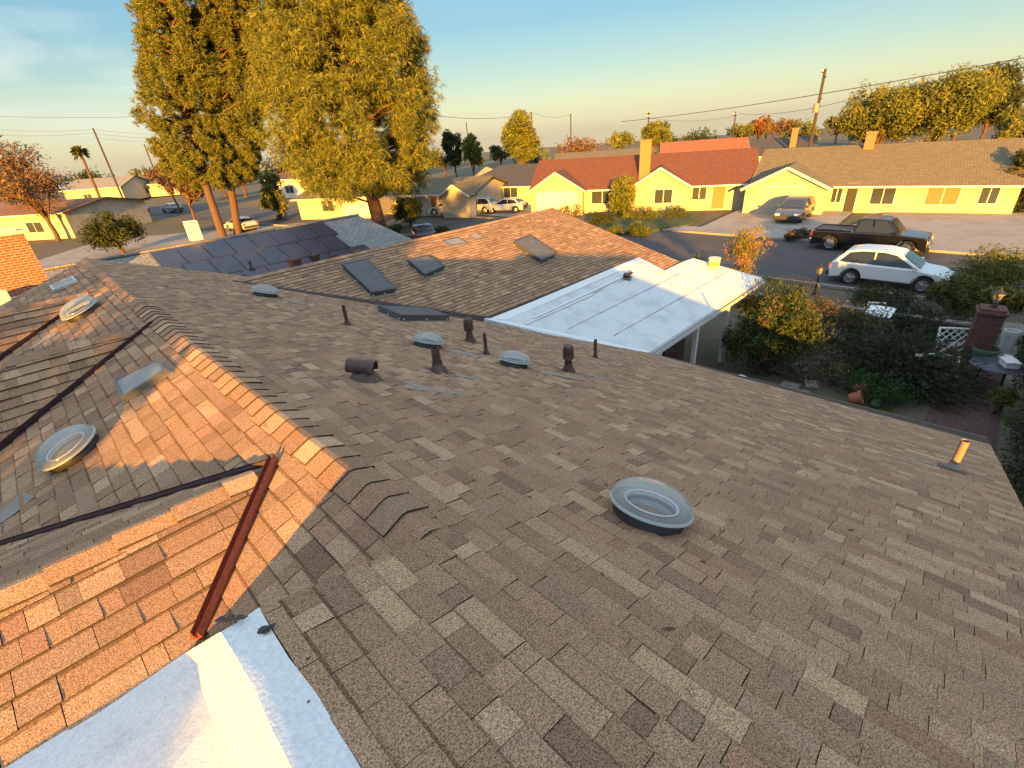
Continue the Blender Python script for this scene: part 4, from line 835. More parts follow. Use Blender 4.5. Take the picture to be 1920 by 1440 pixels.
car('white hatchback parked at the near kerb in front of the black pickup', (27.3, 2.9, GZ), math.radians(-90), (.70, .72, .74), 'suv')
bc = G(1478, 418); car('dark blue car standing in the driveway of the tan roofed house', (bc[0]+1.2, bc[1], GZ+.11), math.radians(182), (.03, .045, .08), 'suv')
bc = G(786, 452); car('dark car parked beside the straight pine trunk, half hidden by the roof', (bc[0]+.5, bc[1], GZ), math.radians(60), (.03, .035, .045), 'hatch')
for px, py, c, lb, k in ((842, 402, (.6, .6, .58), 'white car, left one of the row by the dark roofed house', 'suv'), (893, 400, (.5, .5, .47), 'silver car in the middle of the row by the dark roofed house', 'suv'), (948, 398, (.62, .62, .6), 'pale car at the right end of the row by the dark roofed house', 'hatch')):
    p = G(px, py); car(lb, (p[0], p[1], GZ+.02), math.radians(120), c, k, group='cars parked by the dark roofed house')
for px, py, c, lb, k in ((262, 402, (.55, .57, .6), 'silver car, leftmost on the far street', 'suv'), (325, 398, (.25, .28, .33), 'grey blue car on the far street near the first pine', 'hatch'), (455, 432, (.42, .45, .47), 'pale grey car between the two pine trunks', 'hatch')):
    p = G(px, py); car(lb, (p[0], p[1], GZ+.02), math.radians(100), c, k, group='cars parked along the far left street')
p = G(195, 425); car('pale green grey van parked behind the round dark bush', (p[0], p[1], GZ+.02), math.radians(10), (.4, .42, .36), 'suv', cat='van', name='parked_van')

# utility poles and wires
M['pole'] = mat('weathered_pole', (.045, .035, .028), .9, grain=(20, .3)); M['wire'] = mat('wire', (.05, .05, .05), .7)
def pole(label, px, py, X=None, dep=None, r=.16, arms=((.6, 2.4),), rz=0, gear=False, zb=None):
    top = atD(px, py, dep); gz = zfall(top[0], top[1]); t = thing('utility_pole', label, 'utility pole', (top[0], top[1], gz), rz, 'wooden utility poles'); H = top[2]-gz
    m = MB(); m.tube((0, 0, -.2), (0, 0, H), r, r*.7, 10); m.build('post', M['pole'], t)
    for d_, w in arms:
        m = MB(); m.box((.0, r*.8, H-d_), (w, .12, .14)); ar = m.build('crossarm', M['pole'], t)
        for k in (-.45, -.2, .2, .45):
            m = MB(); m.lathe((k*w, r*.8, H-d_+.07), (0, 0, 1), [(.05, 0), (.07, .1), (.03, .2), (.001, .22)], 8); m.build('insulator', M['fascia'], ar)
    if gear:
        m = MB(); m.lathe((-.75, 0, H-gear), (0, 0, 1), [(.001, 0), (.33, 0), (.35, .1), (.35, .95), (.28, 1.05), (.001, 1.08)], 14); m.build('transformer', M['galv'], t)
        m = MB(); m.bar((-.75, 0, H-gear+.7), (0, 0, H-gear+.7), .1, .1); m.build('bracket', M['pole'], t)
        for q in (.9, 3.4, 4.2): m = MB(); m.box((.2, 0, H-q), (.7, .3, .18)); m.build('switch_gear', M['tar'], t)
    return top, t
pA, _ = pole('tall dark pole with transformer against the sky, right of centre', 1548, 129, dep=62, r=.24, arms=((.35, 1.2),), gear=5.0)
pB, _ = pole('pole with wide crossarm above the red tile roof', 1217, 209, dep=105, r=.2, arms=((.3, 2.8), (1.1, 1.8)), rz=.8)
pC, _ = pole('pole with one crossarm left of the distant red tree', 1380, 209, dep=95, r=.18, rz=.8)
pD, _ = pole('thin pale pole right of the distant red tree', 1443, 213, dep=100, r=.18, arms=((.3, 1.6),), rz=.8)
pE, _ = pole('small distant pole above the round golden tree', 996, 208, dep=110, r=.2, arms=((.3, 2.4),), rz=.8)
pF, _ = pole('tiny distant pole right of the broad pine', 874, 229, dep=150, r=.2, arms=(), rz=.8)
pG, _ = pole('bare leaning looking pole at the far left', 174, 240, dep=75, r=.17, arms=())
pH, _ = pole('faint far pole above the yellow trees', 1070, 212, dep=160, r=.25, arms=((.3, 3),), rz=.8)
pI, _ = pole('thin far pole beyond the left houses', 270, 270, dep=120, r=.2, arms=(), rz=.5)
def wire(label, a, b, sag, r=.022, grp='overhead wires'):
    a = np.array(a); b = np.array(b); m = MB(); n = 24; P = [a+(b-a)*i/n - np.array([0, 0, sag*4*(i/n)*(1-i/n)]) for i in range(n+1)]
    for i in range(n): m.tube(P[i], P[i+1], r, r, 5, cap=False)
    tag(m.build('overhead_wire', M['wire']), label, 'wire', grp)
wire('heavy cable crossing the sky above the round green trees', atD(1990, 95, 46), atD(1165, 228, 100), .6, .05)
for k, (a, b) in enumerate((((-60, 216), (520, 208)), ((-60, 238), (174, 243)), ((-60, 250), (174, 249)), ((174, 243), (400, 250)), ((174, 250), (400, 258)), ((174, 258), (400, 266)))):
    wire(['long wire across the sky to the left pine', 'upper wire left of the leaning pole', 'lower wire left of the leaning pole', 'top wire right of the leaning pole', 'middle wire right of the leaning pole', 'bottom wire right of the leaning pole'][k], atD(*a, 60 if k == 0 else 75), atD(*b, 75 if k else 46), .4, .018)
wire('wire running between the middle poles', pC-(0, 0, .3), atD(1600, 185, 62), .8, .03); wire('lower wire between the middle poles', pB-(0, 0, 1.2), pC-(0, 0, .8), .8, .03); wire('wire from the small pole to the broad pine', pE-(0, 0, .3), atD(800, 215, 60), .8, .03); wire('faint wire above the round golden tree', pE-(0, 0, .3), pH-(0, 0, .3), 1, .03)

# ================================================================== TREES FURTHER OFF
GOLD = [(.150, .165, .028), (.120, .145, .028), (.175, .180, .034), (.088, .115, .024)]; GRN = [(0.066, 0.090, 0.022), (0.096, 0.114, 0.024), (0.048, 0.072, 0.018), (0.120, 0.126, 0.024)]; DRK = [(0.029, 0.044, 0.014), (0.040, 0.057, 0.017), (0.057, 0.063, 0.017)]; BRN = [(0.138, 0.081, 0.046), (0.184, 0.115, 0.057), (0.103, 0.069, 0.040)]; RED = [(0.220, 0.077, 0.033), (0.176, 0.099, 0.033), (0.132, 0.110, 0.033)]
def bgtree(label, px, top, bot, dep, wpx, tints, seed, cat='tree', name='tree', group='trees beyond the houses', n=110, nper=75, leaf=None, lobes=5, cr=.27):
    """crown between picture rows top and bot at a depth, wpx wide"""
    g = np.random.default_rng(seed); c = atD(px, (top+bot)/2, dep); R = wpx*dep/FPX/2; Hh = (bot-top)*dep/FPX/2/.9; gz = zfall(c[0], c[1]); cz = c[2]-gz
    bl = [(0, 0, cz, R*.72, R*.72, Hh*.8)] + [(math.cos(a)*R*.5, math.sin(a)*R*.5, cz+Hh*g.uniform(-.35, .42), R*g.uniform(.38, .52), R*g.uniform(.38, .52), Hh*g.uniform(.4, .58)) for a in g.random(lobes)*6.28]
    return tree(name, label, cat, (c[0], c[1], gz), cz+Hh*.2, bl, n, nper, leaf or max(.11, dep*.0038), tints, seed, crad=R*cr, tr=max(.12, R*.07), group=group)
bgtree('big round golden green street tree, left lobe of the pair on the right', 1662, 162, 255, 62, 140, GOLD, 101, n=200, nper=110, lobes=7)
bgtree('big round golden green street tree just right of the first', 1772, 148, 262, 60, 155, GOLD, 102, n=230, nper=110, lobes=8)
bgtree('dark green tree behind the two golden ones', 1868, 124, 235, 72, 90, DRK, 103, n=190, nper=100)
bgtree('golden tree cut by the right edge of the view', 1915, 205, 300, 55, 90, GOLD, 104, n=80, nper=60)
bgtree('low dark green tree in front of the big golden pair', 1640, 222, 262, 66, 110, GRN, 105, n=80)
bgtree('tall round golden tree standing alone above the roofs', 975, 213, 300, 75, 72, GOLD, 106, n=190, nper=100)
bgtree('dark slim tree behind the broad pine', 850, 246, 310, 80, 46, DRK, 107, n=60)
bgtree('pointed golden tree right of the broad pine', 885, 252, 310, 70, 40, GOLD, 108, n=60)
bgtree('bare twiggy brown tree at the left edge', 20, 272, 360, 60, 120, BRN, 109, n=90, nper=50)
bgtree('brown hedge like tree below the twiggy one', 60, 318, 390, 55, 130, BRN, 110, n=90, nper=50)
bgtree('brown tree below the leftmost pine', 310, 304, 350, 75, 60, BRN, 111, n=60)
bgtree('dark brown bush between the far street cars and the pine', 345, 335, 375, 65, 80, BRN, 112, n=60)
bgtree('golden green small tree between the two pine groups', 515, 325, 412, 60, 55, GOLD, 113, n=80, nper=60)
bgtree('green bush by the yellow wall right of the straight trunk', 765, 372, 415, 48, 62, GRN, 114, n=60)
bgtree('round dark bush in shade on the left', 210, 398, 462, 45, 100, DRK, 115, n=90, nper=60)
bgtree('reddish autumn tree in the far distance', 1425, 228, 250, 110, 52, RED, 116, n=60)
bgtree('golden shrub tree by the orange chimney', 1168, 330, 400, 44, 60, GOLD, 117, n=80, nper=60)
bgtree('small yellow green tree below the red roof gable', 1230, 232, 268, 95, 52, GOLD, 118, n=60)
bgtree('dark tree between the red roof and the tan roof', 1385, 285, 330, 62, 50, DRK, 119, n=60)
bgtree('dark tree at the right edge beside the tan roofed house', 1912, 262, 420, 34, 60, DRK, 120, n=110, nper=70)
g_ = np.random.default_rng(77)
for k in range(26):
    px = 20+k*75+g_.uniform(-25, 25)
    hz = 179+(1955-px)*.0773; dp = g_.uniform(95, 190); tp = hz+g_.uniform(5, 22); c_ = [GOLD, GRN, DRK, GOLD, BRN][k % 5]
    nm = {0: 'golden', 1: 'green', 2: 'dark', 3: 'golden', 4: 'brown'}[k % 5]
    bgtree('%s rounded tree in the distant belt along the skyline' % nm, px, tp, tp+g_.uniform(22, 42), dp, g_.uniform(45, 95), c_, 200+k, n=36, nper=30, group='trees of the distant skyline belt, %s ones' % nm)
# fan palm, far left
def palm(label, px, top, dep, seed):
    c = atD(px, top+6, dep); gz = zfall(c[0], c[1]); t = thing('palm_tree', label, 'palm tree', (c[0], c[1], gz)); H = c[2]-gz; g = np.random.default_rng(seed); trunk(t, (0, 0, 0), (0, 0, H), .28, .2, seed, wob=.05)
    V = []
    for i in range(60):
        a = g.random()*6.28; e = g.uniform(-.9, 1.2); d = np.array([math.cos(a)*math.cos(e), math.sin(a)*math.cos(e), math.sin(e)]); s2 = unit(np.cross(d, (0, 0, 1)))*.3; o = np.array([0, 0, H]); V += [o, o+d*1.0-s2, o+d*1.7+(0, 0, -.5), o+d*1.0+s2]
    nparr_mesh('crown', np.array(V), 4, M['leaf'], np.tile(np.array([[.09, .09, .025]]), (60, 1)), t)
palm('lone fan palm on a thin trunk at far left', 149, 278, 90, 3)
# unseen trees added left of the roof to cast shade on the far slope
def shadetree(label, x, y, zc, R, Hh, seed, n=150):
    bl = [(0, 0, zc-GZ, R, R, Hh)]
    tree('shade_caster_tree', label, 'tree', (x, y, GZ), zc-GZ, bl, n, 60, .16, GRN, seed, crad=.75, tr=.25, group='unseen trees added to shade the roof')
shadetree('unseen leafy tree added beyond the gables to shade the far slope', -12.5, .75, 2.3, 4.1, 3.4, 301, 230)
shadetree('second unseen leafy tree added beyond the gables to shade the far slope', -15.0, 6.0, 1.8, 3.2, 3.4, 302, 150)

# ================================================================== GARDEN BELOW THE EAVE
def shrub(label, px, py, dep, wpx, hpx, tints, seed, n=90, nper=60, leaf=.06, name='shrub', cat='shrub', group='garden shrubs below the eave', lobes=5, droop=0, crad=.24, asp=.5, onground=True, trk=True):
    g = np.random.default_rng(seed); c = atD(px, py, dep); R = wpx*dep/FPX/2; Hh = hpx*dep/FPX/2; base = np.array([c[0], c[1], GZ]); cz = max(c[2]-GZ, Hh*.8)
    bl = [(0, 0, cz, R*.7, R*.7, Hh*.85)] + [(math.cos(a)*R*.5, math.sin(a)*R*.5, cz+Hh*g.uniform(-.5, .4), R*g.uniform(.35, .55), R*g.uniform(.35, .55), Hh*g.uniform(.4, .6)) for a in g.random(lobes)*6.28]
    t = thing(name, label, cat, base, 0, group); k = blobpts(bl, n, g, .35); foliage('foliage', k, R*crad*(.6+.8*g.random(n)), nper, leaf, tints, t, M['leaf'], seed=seed, droop=droop, asp=asp)
    limbs(t, [((g.uniform(-.1, .1), g.uniform(-.1, .1), -.05), k[i], .03) for i in range(0, min(n, 40), 3)], .03, M['twig'], 'stems'); return t
VIN = [(.045, .075, .018), (.035, .06, .016), (.10, .07, .035), (.04, .065, .018), (.03, .05, .014), (.055, .08, .022)]; BRV = [(.12, .085, .045), (.15, .11, .06), (.07, .06, .03), (.045, .06, .02)]; ROS = [(.035, .055, .02), (.045, .07, .025), (.028, .042, .018), (.055, .075, .03)]; YG = [(0.143, 0.154, 0.022), (0.099, 0.121, 0.022), (0.066, 0.088, 0.022), (0.176, 0.143, 0.022)]
shrub('leafy vine with green and dried brown leaves by the porch roof edge', 1440, 655, 15.5, 160, 200, VIN, 401, 200, 70, .075, droop=.8, crad=.22)
shrub('brown dried leafy shrub between the vine and the rosemary bush', 1560, 632, 17.0, 170, 100, BRV, 402, 130, 60, .07, droop=.6, crad=.22)
shrub('yellow tipped leafy vine top next to the gate', 1440, 580, 16.5, 110, 50, YG, 403, 70, 60, .07, droop=.4)
def spray(label, px, py, dep, wpx, hpx, seed, ns, tints):
    """big bush of arching needle-leaved sprays"""
    g = np.random.default_rng(seed); c = atD(px, py, dep); R = wpx*dep/FPX/2; Hh = hpx*dep/FPX/2; t = thing('rosemary_bush', label, 'bush', (c[0], c[1], GZ), 0, 'garden shrubs below the eave'); cz = c[2]-GZ; V = []; tn = []; st = []
    for i in range(ns):
        d = unit(g.normal(size=3)); d[2] = abs(d[2])*.9-.25; o = np.array([0, 0, max(.2, cz-Hh*.4)]) + d*np.array([R, R, Hh])*g.uniform(.25, .95); dirn = unit(np.array([d[0], d[1], .35+g.uniform(-.2, .5)])); L = g.uniform(.35, .7); col = np.array(tints[g.integers(0, len(tints))])
        for k in range(34):
            f = k/34; p = o+dirn*L*f+np.array([0, 0, -.18*f*f]); q = unit(dirn*.8+g.normal(size=3)*.6); s2 = unit(np.cross(q, g.normal(size=3)))*.012; ln = .085*(1-.4*f); V += [p-s2, p+q*ln*.5-s2, p+q*ln, p+s2+q*ln*.3]; tn.append(col*g.uniform(.7, 1.35))
    nparr_mesh('foliage', np.array(V), 4, M['leaf'], np.array(tn), t); foliage('inner_leaves', blobpts([(0, 0, cz-Hh*.15, R*.85, R*.85, Hh*.8)], 90, g, .1), .35, 50, .06, [(.02, .03, .012), (.03, .04, .016)], t, M['leaf'], seed=seed); limbs(t, [((g.uniform(-.3, .3), g.uniform(-.3, .3), 0), (g.uniform(-R, R)*.7, g.uniform(-R, R)*.7, cz), .04) for _ in range(14)], .03, M['twig'], 'stems')
spray('large dark green rosemary like bush with arching sprays filling the middle of the garden', 1682, 690, 14.6, 250, 210, 411, 1500, ROS)
spray('smaller dark needle leaved bush behind the large one, under the white car', 1705, 598, 17.5, 210, 70, 412, 500, ROS)
shrub('low brown undergrowth at the foot of the vine', 1510, 715, 15, 180, 90, BRV, 421, 90, 50, .05)
shrub('small bright green ground shrub in front of the rosemary bush', 1640, 735, 13.6, 130, 60, [(.02, .06, .015), (.03, .075, .02)], 422, 60, 60, .04)
shrub('yellow green shrub on the right by the brick pillar', 1870, 505, 19, 150, 100, YG, 423, 120, 60, .07, droop=.5)
shrub('dark leafy shrub left of the brick pillar', 1800, 560, 18.5, 100, 90, GRN, 424, 90, 60, .07)
shrub('dark bush low between the white car and the patio', 1650, 578, 20, 130, 40, DRK, 425, 60, 60, .07)
shrub('broad leaved plant with large yellow leaves near the right edge', 1895, 560, 16, 90, 60, YG, 426, 40, 30, .13)
# clipped hedge along the right
hd = thing('hedge', 'tall dark green hedge running down the right edge beside the brick path', 'hedge', (14, -2.8, GZ)); g_ = np.random.default_rng(5)
k = np.stack([g_.uniform(-9, 8, 1000), g_.uniform(-.4, 1.05, 1000), g_.uniform(.15, 2.4, 1000)], 1); foliage('foliage', k, .26, 60, .055, [(.02, .045, .015), (.03, .06, .02), (.016, .035, .012), (.05, .06, .02)], hd, M['leaf'], seed=9); limbs(hd, [((x, 0, 0), (x+.3, .2, 1.9), .03) for x in np.arange(-8.5, 8, .6)], .03, M['twig'], 'stems')
# arching palm like fronds
def fronds(label, name, px, py, dep, L, n, seed, col, rise=.9, wd=.05, group=None, leaflets=True):
    g = np.random.default_rng(seed); c = atD(px, py, dep); t = thing(name, label, 'plant', (c[0], c[1], GZ), 0, group); z0 = max(.1, c[2]-GZ); V = []
    for i in range(n):
        a = g.random()*6.28; e = g.uniform(.2, 1.2)*rise; d = np.array([math.cos(a)*math.cos(e), math.sin(a)*math.cos(e), math.sin(e)]); sd2 = np.array([-math.sin(a), math.cos(a), 0]); K = 12; P = [np.array([0, 0, z0])+d*L*(j/K)*g.uniform(.98, 1.02)+np.array([0, 0, -.5*L*(j/K)**2]) for j in range(K+1)]
        for j in range(K):
            w = wd*(1-j/K); 
            if leaflets:
                for sg in (-1, 1):
                    q = P[j]+sd2*sg*L*.22*(1-.6*abs(j/K-.4))+(P[j+1]-P[j])*1.2+np.array([0, 0, -.06]); V += [P[j], (P[j]+q)/2+np.array([0, 0, .02]), q, (P[j]+q)/2-(P[j+1]-P[j])*.25]
            V += [P[j]-sd2*w, P[j+1]-sd2*w*.9, P[j+1]+sd2*w*.9, P[j]+sd2*w]
    nn_ = len(V)//4; nparr_mesh('leaves', np.array(V), 4, M['leaf'], np.tile(np.array([col]), (nn_, 1))*g.uniform(.6, 1.4, (nn_, 1)), t)
    m = MB(); m.tube((0, 0, -.05), (0, 0, z0+.05), .09, .05, 8); m.build('stem', M['bark'], t)
fronds('feathery palm at upper right of the garden', 'palm_plant', 1820, 520, 19.5, 1.5, 22, 3, (.07, .09, .025), 1.0, .012, group='palm like plants')
fronds('second feathery palm by the yellow shrub', 'palm_plant', 1880, 500, 20.5, 1.4, 20, 4, (.08, .10, .03), 1.0, .012, group='palm like plants')
fronds('spiky agave rising behind the lit corner of the white porch roof', 'agave', 1308, 492, 22, .9, 16, 5, (.10, .11, .03), 1.25, .05, leaflets=False)
fronds('grey green spiky yucca beside the garden lamp', 'yucca', 1500, 548, 20, .8, 40, 6, (.08, .095, .045), .9, .02, leaflets=False)
# colourful tree rising past the porch corner
shrub('ornamental tree with yellow and orange leaves at the corner of the white porch roof', 1395, 478, 22.5, 100, 120, [(.20, .20, .03), (.30, .13, .04), (.10, .12, .03), (.24, .22, .05)], 431, 70, 50, .07, name='ornamental_tree', cat='tree', group=None)
# front garden across the street
for i, (px, py, w, h, tn, lb) in enumerate(((1070, 392, 60, 26, BRV, 'scruffy twiggy shrub against the white garage'), (1130, 408, 60, 30, DRK, 'dark low shrub at the left end of the lawn bed'), (1200, 400, 90, 26, YG, 'sunlit yellow green shrub in the lawn bed'), (1195, 430, 50, 24, GRN, 'rounded shrub at the kerb end of the lawn bed'), (1150, 432, 34, 18, GRN, 'small shrub at the near corner of the lawn bed'), (1270, 398, 60, 22, GRN, 'green shrub at the right of the lawn bed'), (740, 430, 30, 14, GRN, 'tiny shrub left of the dark parked car'), (830, 432, 40, 12, GRN, 'tiny shrub right of the dark parked car'), (1500, 441, 60, 18, BRV, 'weedy clump behind the black pickup'))):
    p = G(px, py+h/2); dp = (p-CAM) @ CF; shrub(lb, px, py, dp, w, h, tn, 440+i, 50, 40, .11, group='small shrubs across the street')
shrub('round white green cactus like plant on the porch roof side path', 1880, 742, 12.5, 50, 40, GRN, 460, 40, 40, .05)

def stake(px, py, dep): c = atD(px, py, dep); return np.array([c[0], c[1], c[2]])
# lattice panels
M['whiteplastic'] = mat('white_lattice_paint', (.72, .74, .74), .6)
def lattice(label, p0, p1, hgt, lean, group='white lattice panels'):
    p0 = np.array(p0, float); p1 = np.array(p1, float); t = wthing('lattice_panel', label, 'lattice panel', p0, group); u = p1-p0; W_ = np.linalg.norm(u); u = u/W_; n = np.array([-u[1], u[0], 0]); v = unit(np.array([0, 0, 1.]) + n*lean); m = MB(); P = lambda a, b: p0+u*a+v*b
    for a, b, c, d in ((0, 0, W_, 0), (W_, 0, W_, hgt), (W_, hgt, 0, hgt), (0, hgt, 0, 0)): m.bar(P(a, b), P(c, d), .035, .055, up=n)
    m.build('frame', M['whiteplastic'], t, merge=True); m = MB(); st = .17
    for sg in (1, -1):
        for i in range(-20, 21):
            pts = []
            for s_ in np.linspace(0, W_, 60):
                z = (s_*sg + i*st*1.25)
                if 0 <= z <= hgt: pts.append((s_, z))
            if len(pts) > 2: m.bar(P(*pts[0])+n*.012*sg, P(*pts[-1])+n*.012*sg, .018, .022, up=n)
    m.build('lattice', M['whiteplastic'], t)
a = G(1712, 752); 
def gp_(px, py): q = G(px, py); return np.array([q[0], q[1], GZ+.01])
lattice('upper white lattice panel leaning near the brick path', gp_(1752, 668), gp_(1822, 672), .95, .35)
lattice('lower white lattice panel at the start of the brick path', gp_(1700, 712), gp_(1790, 722), .85, .55)
lattice('small white lattice panel far back by the patio table', gp_(1622, 592), gp_(1654, 594), .55, .1)
# patio table
c = gp_(1640, 618); t = thing('patio_table', 'pale green white patio table behind the big bush', 'table', c)
m = MB(); m.box((0, 0, .72), (1.3, .8, .04)); m.build('tabletop', M['whiteplastic'], t)
for x, y in ((-.55, -.3), (.55, -.3), (-.55, .3), (.55, .3)): m = MB(); m.tube((x, y, 0), (x*.9, y*.9, .7), .02, .02, 8); m.build('leg', M['whiteplastic'], t)
# brick pillar with lantern
M['darkbrick'] = brickmat('dark_pillar_brick', (.16, .06, .045), (.12, .045, .035), (.08, .06, .05), 1, .22, .075, .01); M['blackmetal'] = mat('black_metal', (.02, .02, .022), .45)
c = gp_(1822, 672); t = thing('brick_pillar', 'dark red brick pillar with a stepped cap at the end of the path', 'pillar', c, .1)
m = MB(); m.box((0, 0, .8), (.62, .62, 1.6)); m.build('shaft', M['darkbrick'], t)
m = MB(); m.box((0, 0, 1.63), (.74, .74, .08)); m.box((0, 0, 1.71), (.6, .6, .08)); m.build('cap', M['darkbrick'], t)
def lantern(label, base, H, postr):
    t = thing('garden_lamp', label, 'lamp', base); m = MB(); m.tube((0, 0, 0), (0, 0, H), postr, postr*.8, 10); m.lathe((0, 0, 0), (0, 0, 1), [(postr*2.4, 0), (postr*2.2, .06), (postr*1.1, .14)], 12); m.build('post', M['blackmetal'], t, smooth=True)
    m = MB(); m.lathe((0, 0, H), (0, 0, 1), [(.03, 0), (.09, .04), (.13, .30), (.001, .30)], 6); m.build('glass', M['greyglass'], t)
    m = MB(); m.lathe((0, 0, H+.30), (0, 0, 1), [(.18, 0), (.17, .03), (.07, .12), (.03, .16), (.03, .2), (.001, .24)], 8); 
    for i in range(6): a_ = i*math.pi/3; m.bar((math.cos(a_)*.09, math.sin(a_)*.09, H+.04), (math.cos(a_)*.135, math.sin(a_)*.135, H+.30), .014, .014)
    m.build('lamp_roof', M['blackmetal'], t)
q = atD(1538, 505, 21.5); lantern('black lantern on a post by the front gate', (q[0], q[1], GZ), q[2]-GZ-.25, .04)
lantern('black lantern standing on the brick pillar', (c[0], c[1], GZ+1.76), .12, .035)
# arched gate and low front fence
q = gp_(1478, 585); t = wthing('garden_gate', 'black iron gate with an arched top at the front fence', 'gate', q); m = MB(); W2 = .95
for sg in (-1, 1): m.tube(q+(0, sg*W2, 0), q+(0, sg*W2, 1.15), .025, .025, 8)
ar = [q+np.array([0, W2*math.cos(a_), 1.15+.42*math.sin(a_)]) for a_ in np.linspace(0, math.pi, 17)]
for a_, b_ in zip(ar[:-1], ar[1:]): m.tube(a_, b_, .02, .02, 6, cap=False)
m.bar(q+(0, -W2, .25), q+(0, W2, .25), .03, .03); m.bar(q+(0, -W2, 1.1), q+(0, W2, 1.1), .03, .03); m.build('frame', M['blackmetal'], t)
m = MB()
for y in np.arange(-.85, .9, .12): m.tube(q+(0, y, .25), q+(0, y, 1.15+.42*math.sqrt(max(0, 1-(y/W2)**2))), .009, .009, 5, cap=False)
m.build('bars', M['blackmetal'], t)
def wall_low(label, a, b, h=.55): t = MB(); t.bar((a[0], a[1], GZ+h/2), (b[0], b[1], GZ+h/2), .22, h); t.bar((a[0], a[1], GZ+h+.03), (b[0], b[1], GZ+h+.03), .3, .06); return tag(t.build('low_wall', M['paver']), label, 'wall')
wall_low('low pale front wall running right from the gate behind the shrubs', q+np.array([0, -1.15, 0]), q+np.array([.2, -6.5, 0]))
wall_low('low pale front wall running left from the gate towards the porch', q+np.array([0, 1.15, 0]), q+np.array([-.1, 4.0, 0]))
# pots
M['terra'] = mat('terracotta', (.34, .12, .06), .85, var=(8, (.24, .10, .06), .5, .75)); M['greenpot'] = mat('glazed_green', (.10, .18, .12), .3); M['soil'] = mat('soil', (.03, .022, .015), 1)
def pot(label, base, r, h, m_, tilt=(0, 0), group=None, name='plant_pot', fill=True):
    t = thing(name, label, 'pot', base, 0, group); t.rotation_euler = (tilt[0], tilt[1], 0); m = MB(); m.lathe((0, 0, 0), (0, 0, 1), [(.001, 0), (r*.68, 0), (r*.95, h*.82), (r*1.06, h*.83), (r*1.06, h), (r*.93, h), (r*.88, h*.8)], 24); m.build('body', M[m_], t, smooth=True)
    if fill: m = MB(); m.lathe((0, 0, 0), (0, 0, 1), [(r*.89, h*.82), (.001, h*.84)], 20); m.build('soil', M['soil'], t)
for i in range(3): q = gp_(1590+i*9, 757-i*17); pot(['terracotta pot lying on its side nearest the eave', 'terracotta pot lying in the middle of the row of three', 'terracotta pot lying farthest from the eave'][i], q+np.array([0, 0, .16]), .19, .30, 'terra', (1.1, .3+.1*i), 'terracotta pots below the eave', fill=False)
pot('large green glazed pot beside the lattice panels', gp_(1838, 682), .34, .55, 'greenpot')
pot('white pot stacked against the brick pillar', gp_(1878, 668), .2, .9, 'whiteplastic')
q = gp_(1880, 690); t = MB(); t.lathe(q+(0, 0, .1), (0, 0, 1), [(.001, -.1), (.26, -.05), (.30, .08), (.22, .2), (.09, .26), (.12, .31), (.001, .3)], 11); tag(t.build('plastic_bag', M['whiteplastic']), 'crumpled white plastic bag by the hedge', 'bag')
# dark garden table and box
q = gp_(1850, 722); t = thing('garden_table', 'dark oval garden table beside the path, against the hedge', 'table', q, .3)
m = MB(); m.lathe((0, 0, .62), (0, 0, 1), [(.001, 0), (.55, 0), (.58, .025), (.55, .05), (.001, .05)], 28); m.build('tabletop', mat('dark_blue_plastic', (.03, .04, .06), .4), t, smooth=True)
for a_ in (0.4, 1.97, 3.54, 5.11): m = MB(); m.tube((math.cos(a_)*.42, math.sin(a_)*.42, 0), (math.cos(a_)*.35, math.sin(a_)*.35, .62), .022, .022, 8); m.build('leg', M['blackmetal'], t)
t = MB(); t.box(q+np.array([.05, -.25, .76]), (.42, .3, .16), .4); t.box(q+np.array([.05, -.25, .85]), (.46, .34, .02), .4); tag(t.build('storage_box', M['fascia']), 'white lidded box on the dark garden table', 'box')
q = gp_(1640, 763); t = MB(); t.lathe(q, (0, 0, 1), [(.001, 0), (.09, .02), (.13, .1), (.10, .2), (.001, .24)], 16); tag(t.build('glass_float', M['greenpot'], smooth=True), 'pale green glass ball on the ground near the eave', 'garden ornament')
q = atD(1390, 704, 12.2); t = thing('parasol', 'closed pale blue domed parasol top showing just over the eave', 'parasol', (q[0], q[1], GZ)); zc_ = q[2]-GZ
m = MB(); m.lathe((0, 0, zc_-.28), (0, 0, 1), [(.26, 0), (.25, .1), (.2, .19), (.11, .25), (.001, .27)], 18); m.build('canopy', mat('pale_blue_cloth', (.42, .52, .68), .8), t, smooth=True); m = MB(); m.tube((0, 0, 0), (0, 0, zc_-.1), .02, .02, 8); m.build('pole', M['blackmetal'], t)
q = gp_(1698, 735); t = thing('solar_stake_light', 'small flat topped stake light in the bush', 'lamp', (q[0], q[1], GZ)); zt_ = atD(1697, 652, (q-CAM) @ CF)[2]-GZ
m = MB(); m.tube((0, 0, 0), (0, 0, zt_), .015, .015, 6); m.build('stake', M['blackmetal'], t); m = MB(); m.box((0, 0, zt_+.03), (.16, .16, .05)); m.build('lamp_head', M['galv'], t)
for i, (px, py, w) in enumerate(((1478, 728, .7), (1500, 742, .6), (1520, 722, .5), (1495, 690, .6))):
    q = gp_(px, py); t = MB(); t.box(q+np.array([0, 0, .02]), (w, w*.7, .05), .2*i); tag(t.build('stepping_stone', M['paver']), ['grey stepping stone nearest the vine', 'grey stepping stone nearest the eave', 'grey stepping stone beside the brick edging', 'grey stepping stone farthest from the eave'][i], 'stone', 'stepping stones below the eave')
for i in range(9):
    q = gp_(1605+i*2.2, 745-i*12); t = MB(); t.box(q+np.array([0, 0, .05]), (.2, .3, .10), .3+.1*(i % 3)); tag(t.build('edging_brick', M['terra']), 'weathered brick in the garden edging behind the terracotta pots', 'brick', 'bricks of the garden edging')
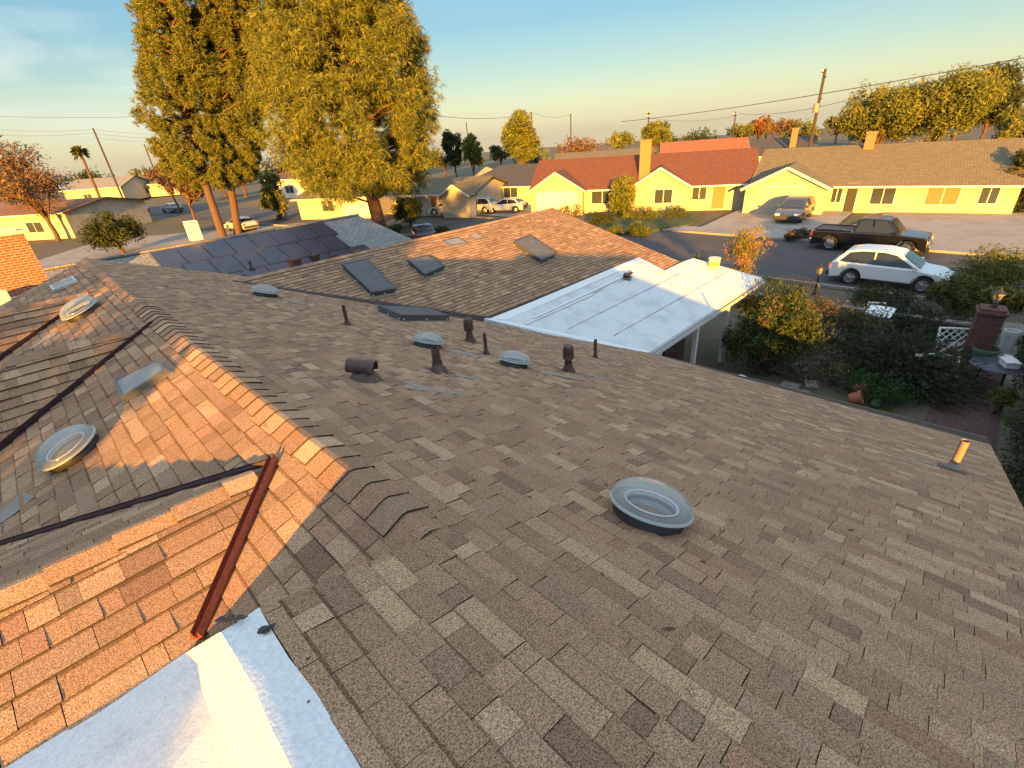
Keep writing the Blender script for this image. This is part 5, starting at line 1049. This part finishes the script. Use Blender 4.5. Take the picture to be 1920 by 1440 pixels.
# dark timber screen wall under the porch
t = MB(); t.box((13.2, wg0[1]+1.4, GZ+.9), (1.4, .5, 1.8)); t.box((13.2, wg0[1]+1.4, GZ+1.83), (1.5, .6, .06)); tag(t.build('cupboard', M['bark']), 'dark brown timber cupboard standing under the porch roof', 'cupboard')

# house added out of view past the hedge to throw shade over the garden
h2 = wthing('house', 'unseen tan roofed house added beyond the hedge to shade the garden', 'house', (2, -10, GZ))
m = MB(); x0_, x1_, yr_, zr_, ye_, ze_ = -12.0, 15.0, -10.2, -1.75, -5.2, -3.5
s2_ = math.hypot(yr_-ye_, zr_-ze_); m.face([(x1_, ye_, ze_), (x0_, ye_, ze_), (x0_, yr_, zr_), (x1_, yr_, zr_)], uv=[(0, 0), (27, 0), (27, s2_), (0, s2_)]); m.face([(x0_, 2*yr_-ye_, ze_), (x1_, 2*yr_-ye_, ze_), (x1_, yr_, zr_), (x0_, yr_, zr_)], uv=[(0, 0), (27, 0), (27, s2_), (0, s2_)]); m.build('roof', M['tanroof'], h2)
m = MB(); m.prism([(x0_+.4, ye_-.5, GZ), (x0_+.4, 2*yr_-ye_+.5, GZ), (x0_+.4, 2*yr_-ye_+.5, ze_+.1), (x0_+.4, yr_, zr_-.1), (x0_+.4, ye_-.5, ze_+.1)], (x1_-x0_-.8, 0, 0)); m.build('wall', M['cream'], h2)


# dry needles and bits of leaf blown onto the roof
V = []; tn = []; g_ = np.random.default_rng(31)
for i in range(520):
    x = g_.uniform(.1, 8.5); y = g_.uniform(-.8, 9.5); a_ = g_.random()*6.28; L_ = g_.uniform(.015, .045); w_ = .0022 if g_.random() < .75 else .009
    c = np.array([x, y, -T*x]) + n1*.017; d = np.array([math.cos(a_)*CS, math.sin(a_), -math.cos(a_)*SS])*L_; e = np.cross(n1, d); e = e/np.linalg.norm(e)*w_
    V += [c-d-e*.3, c-e, c+d, c+e]; tn.append((.10, .06, .03) if g_.random() < .6 else (.05, .04, .025))
tag(nparr_mesh('fallen_needles', np.array(V), 4, M['leaf'], np.array(tn)), 'dry pine needles and leaf bits scattered over the brown shingles', 'leaf litter', kind='stuff')
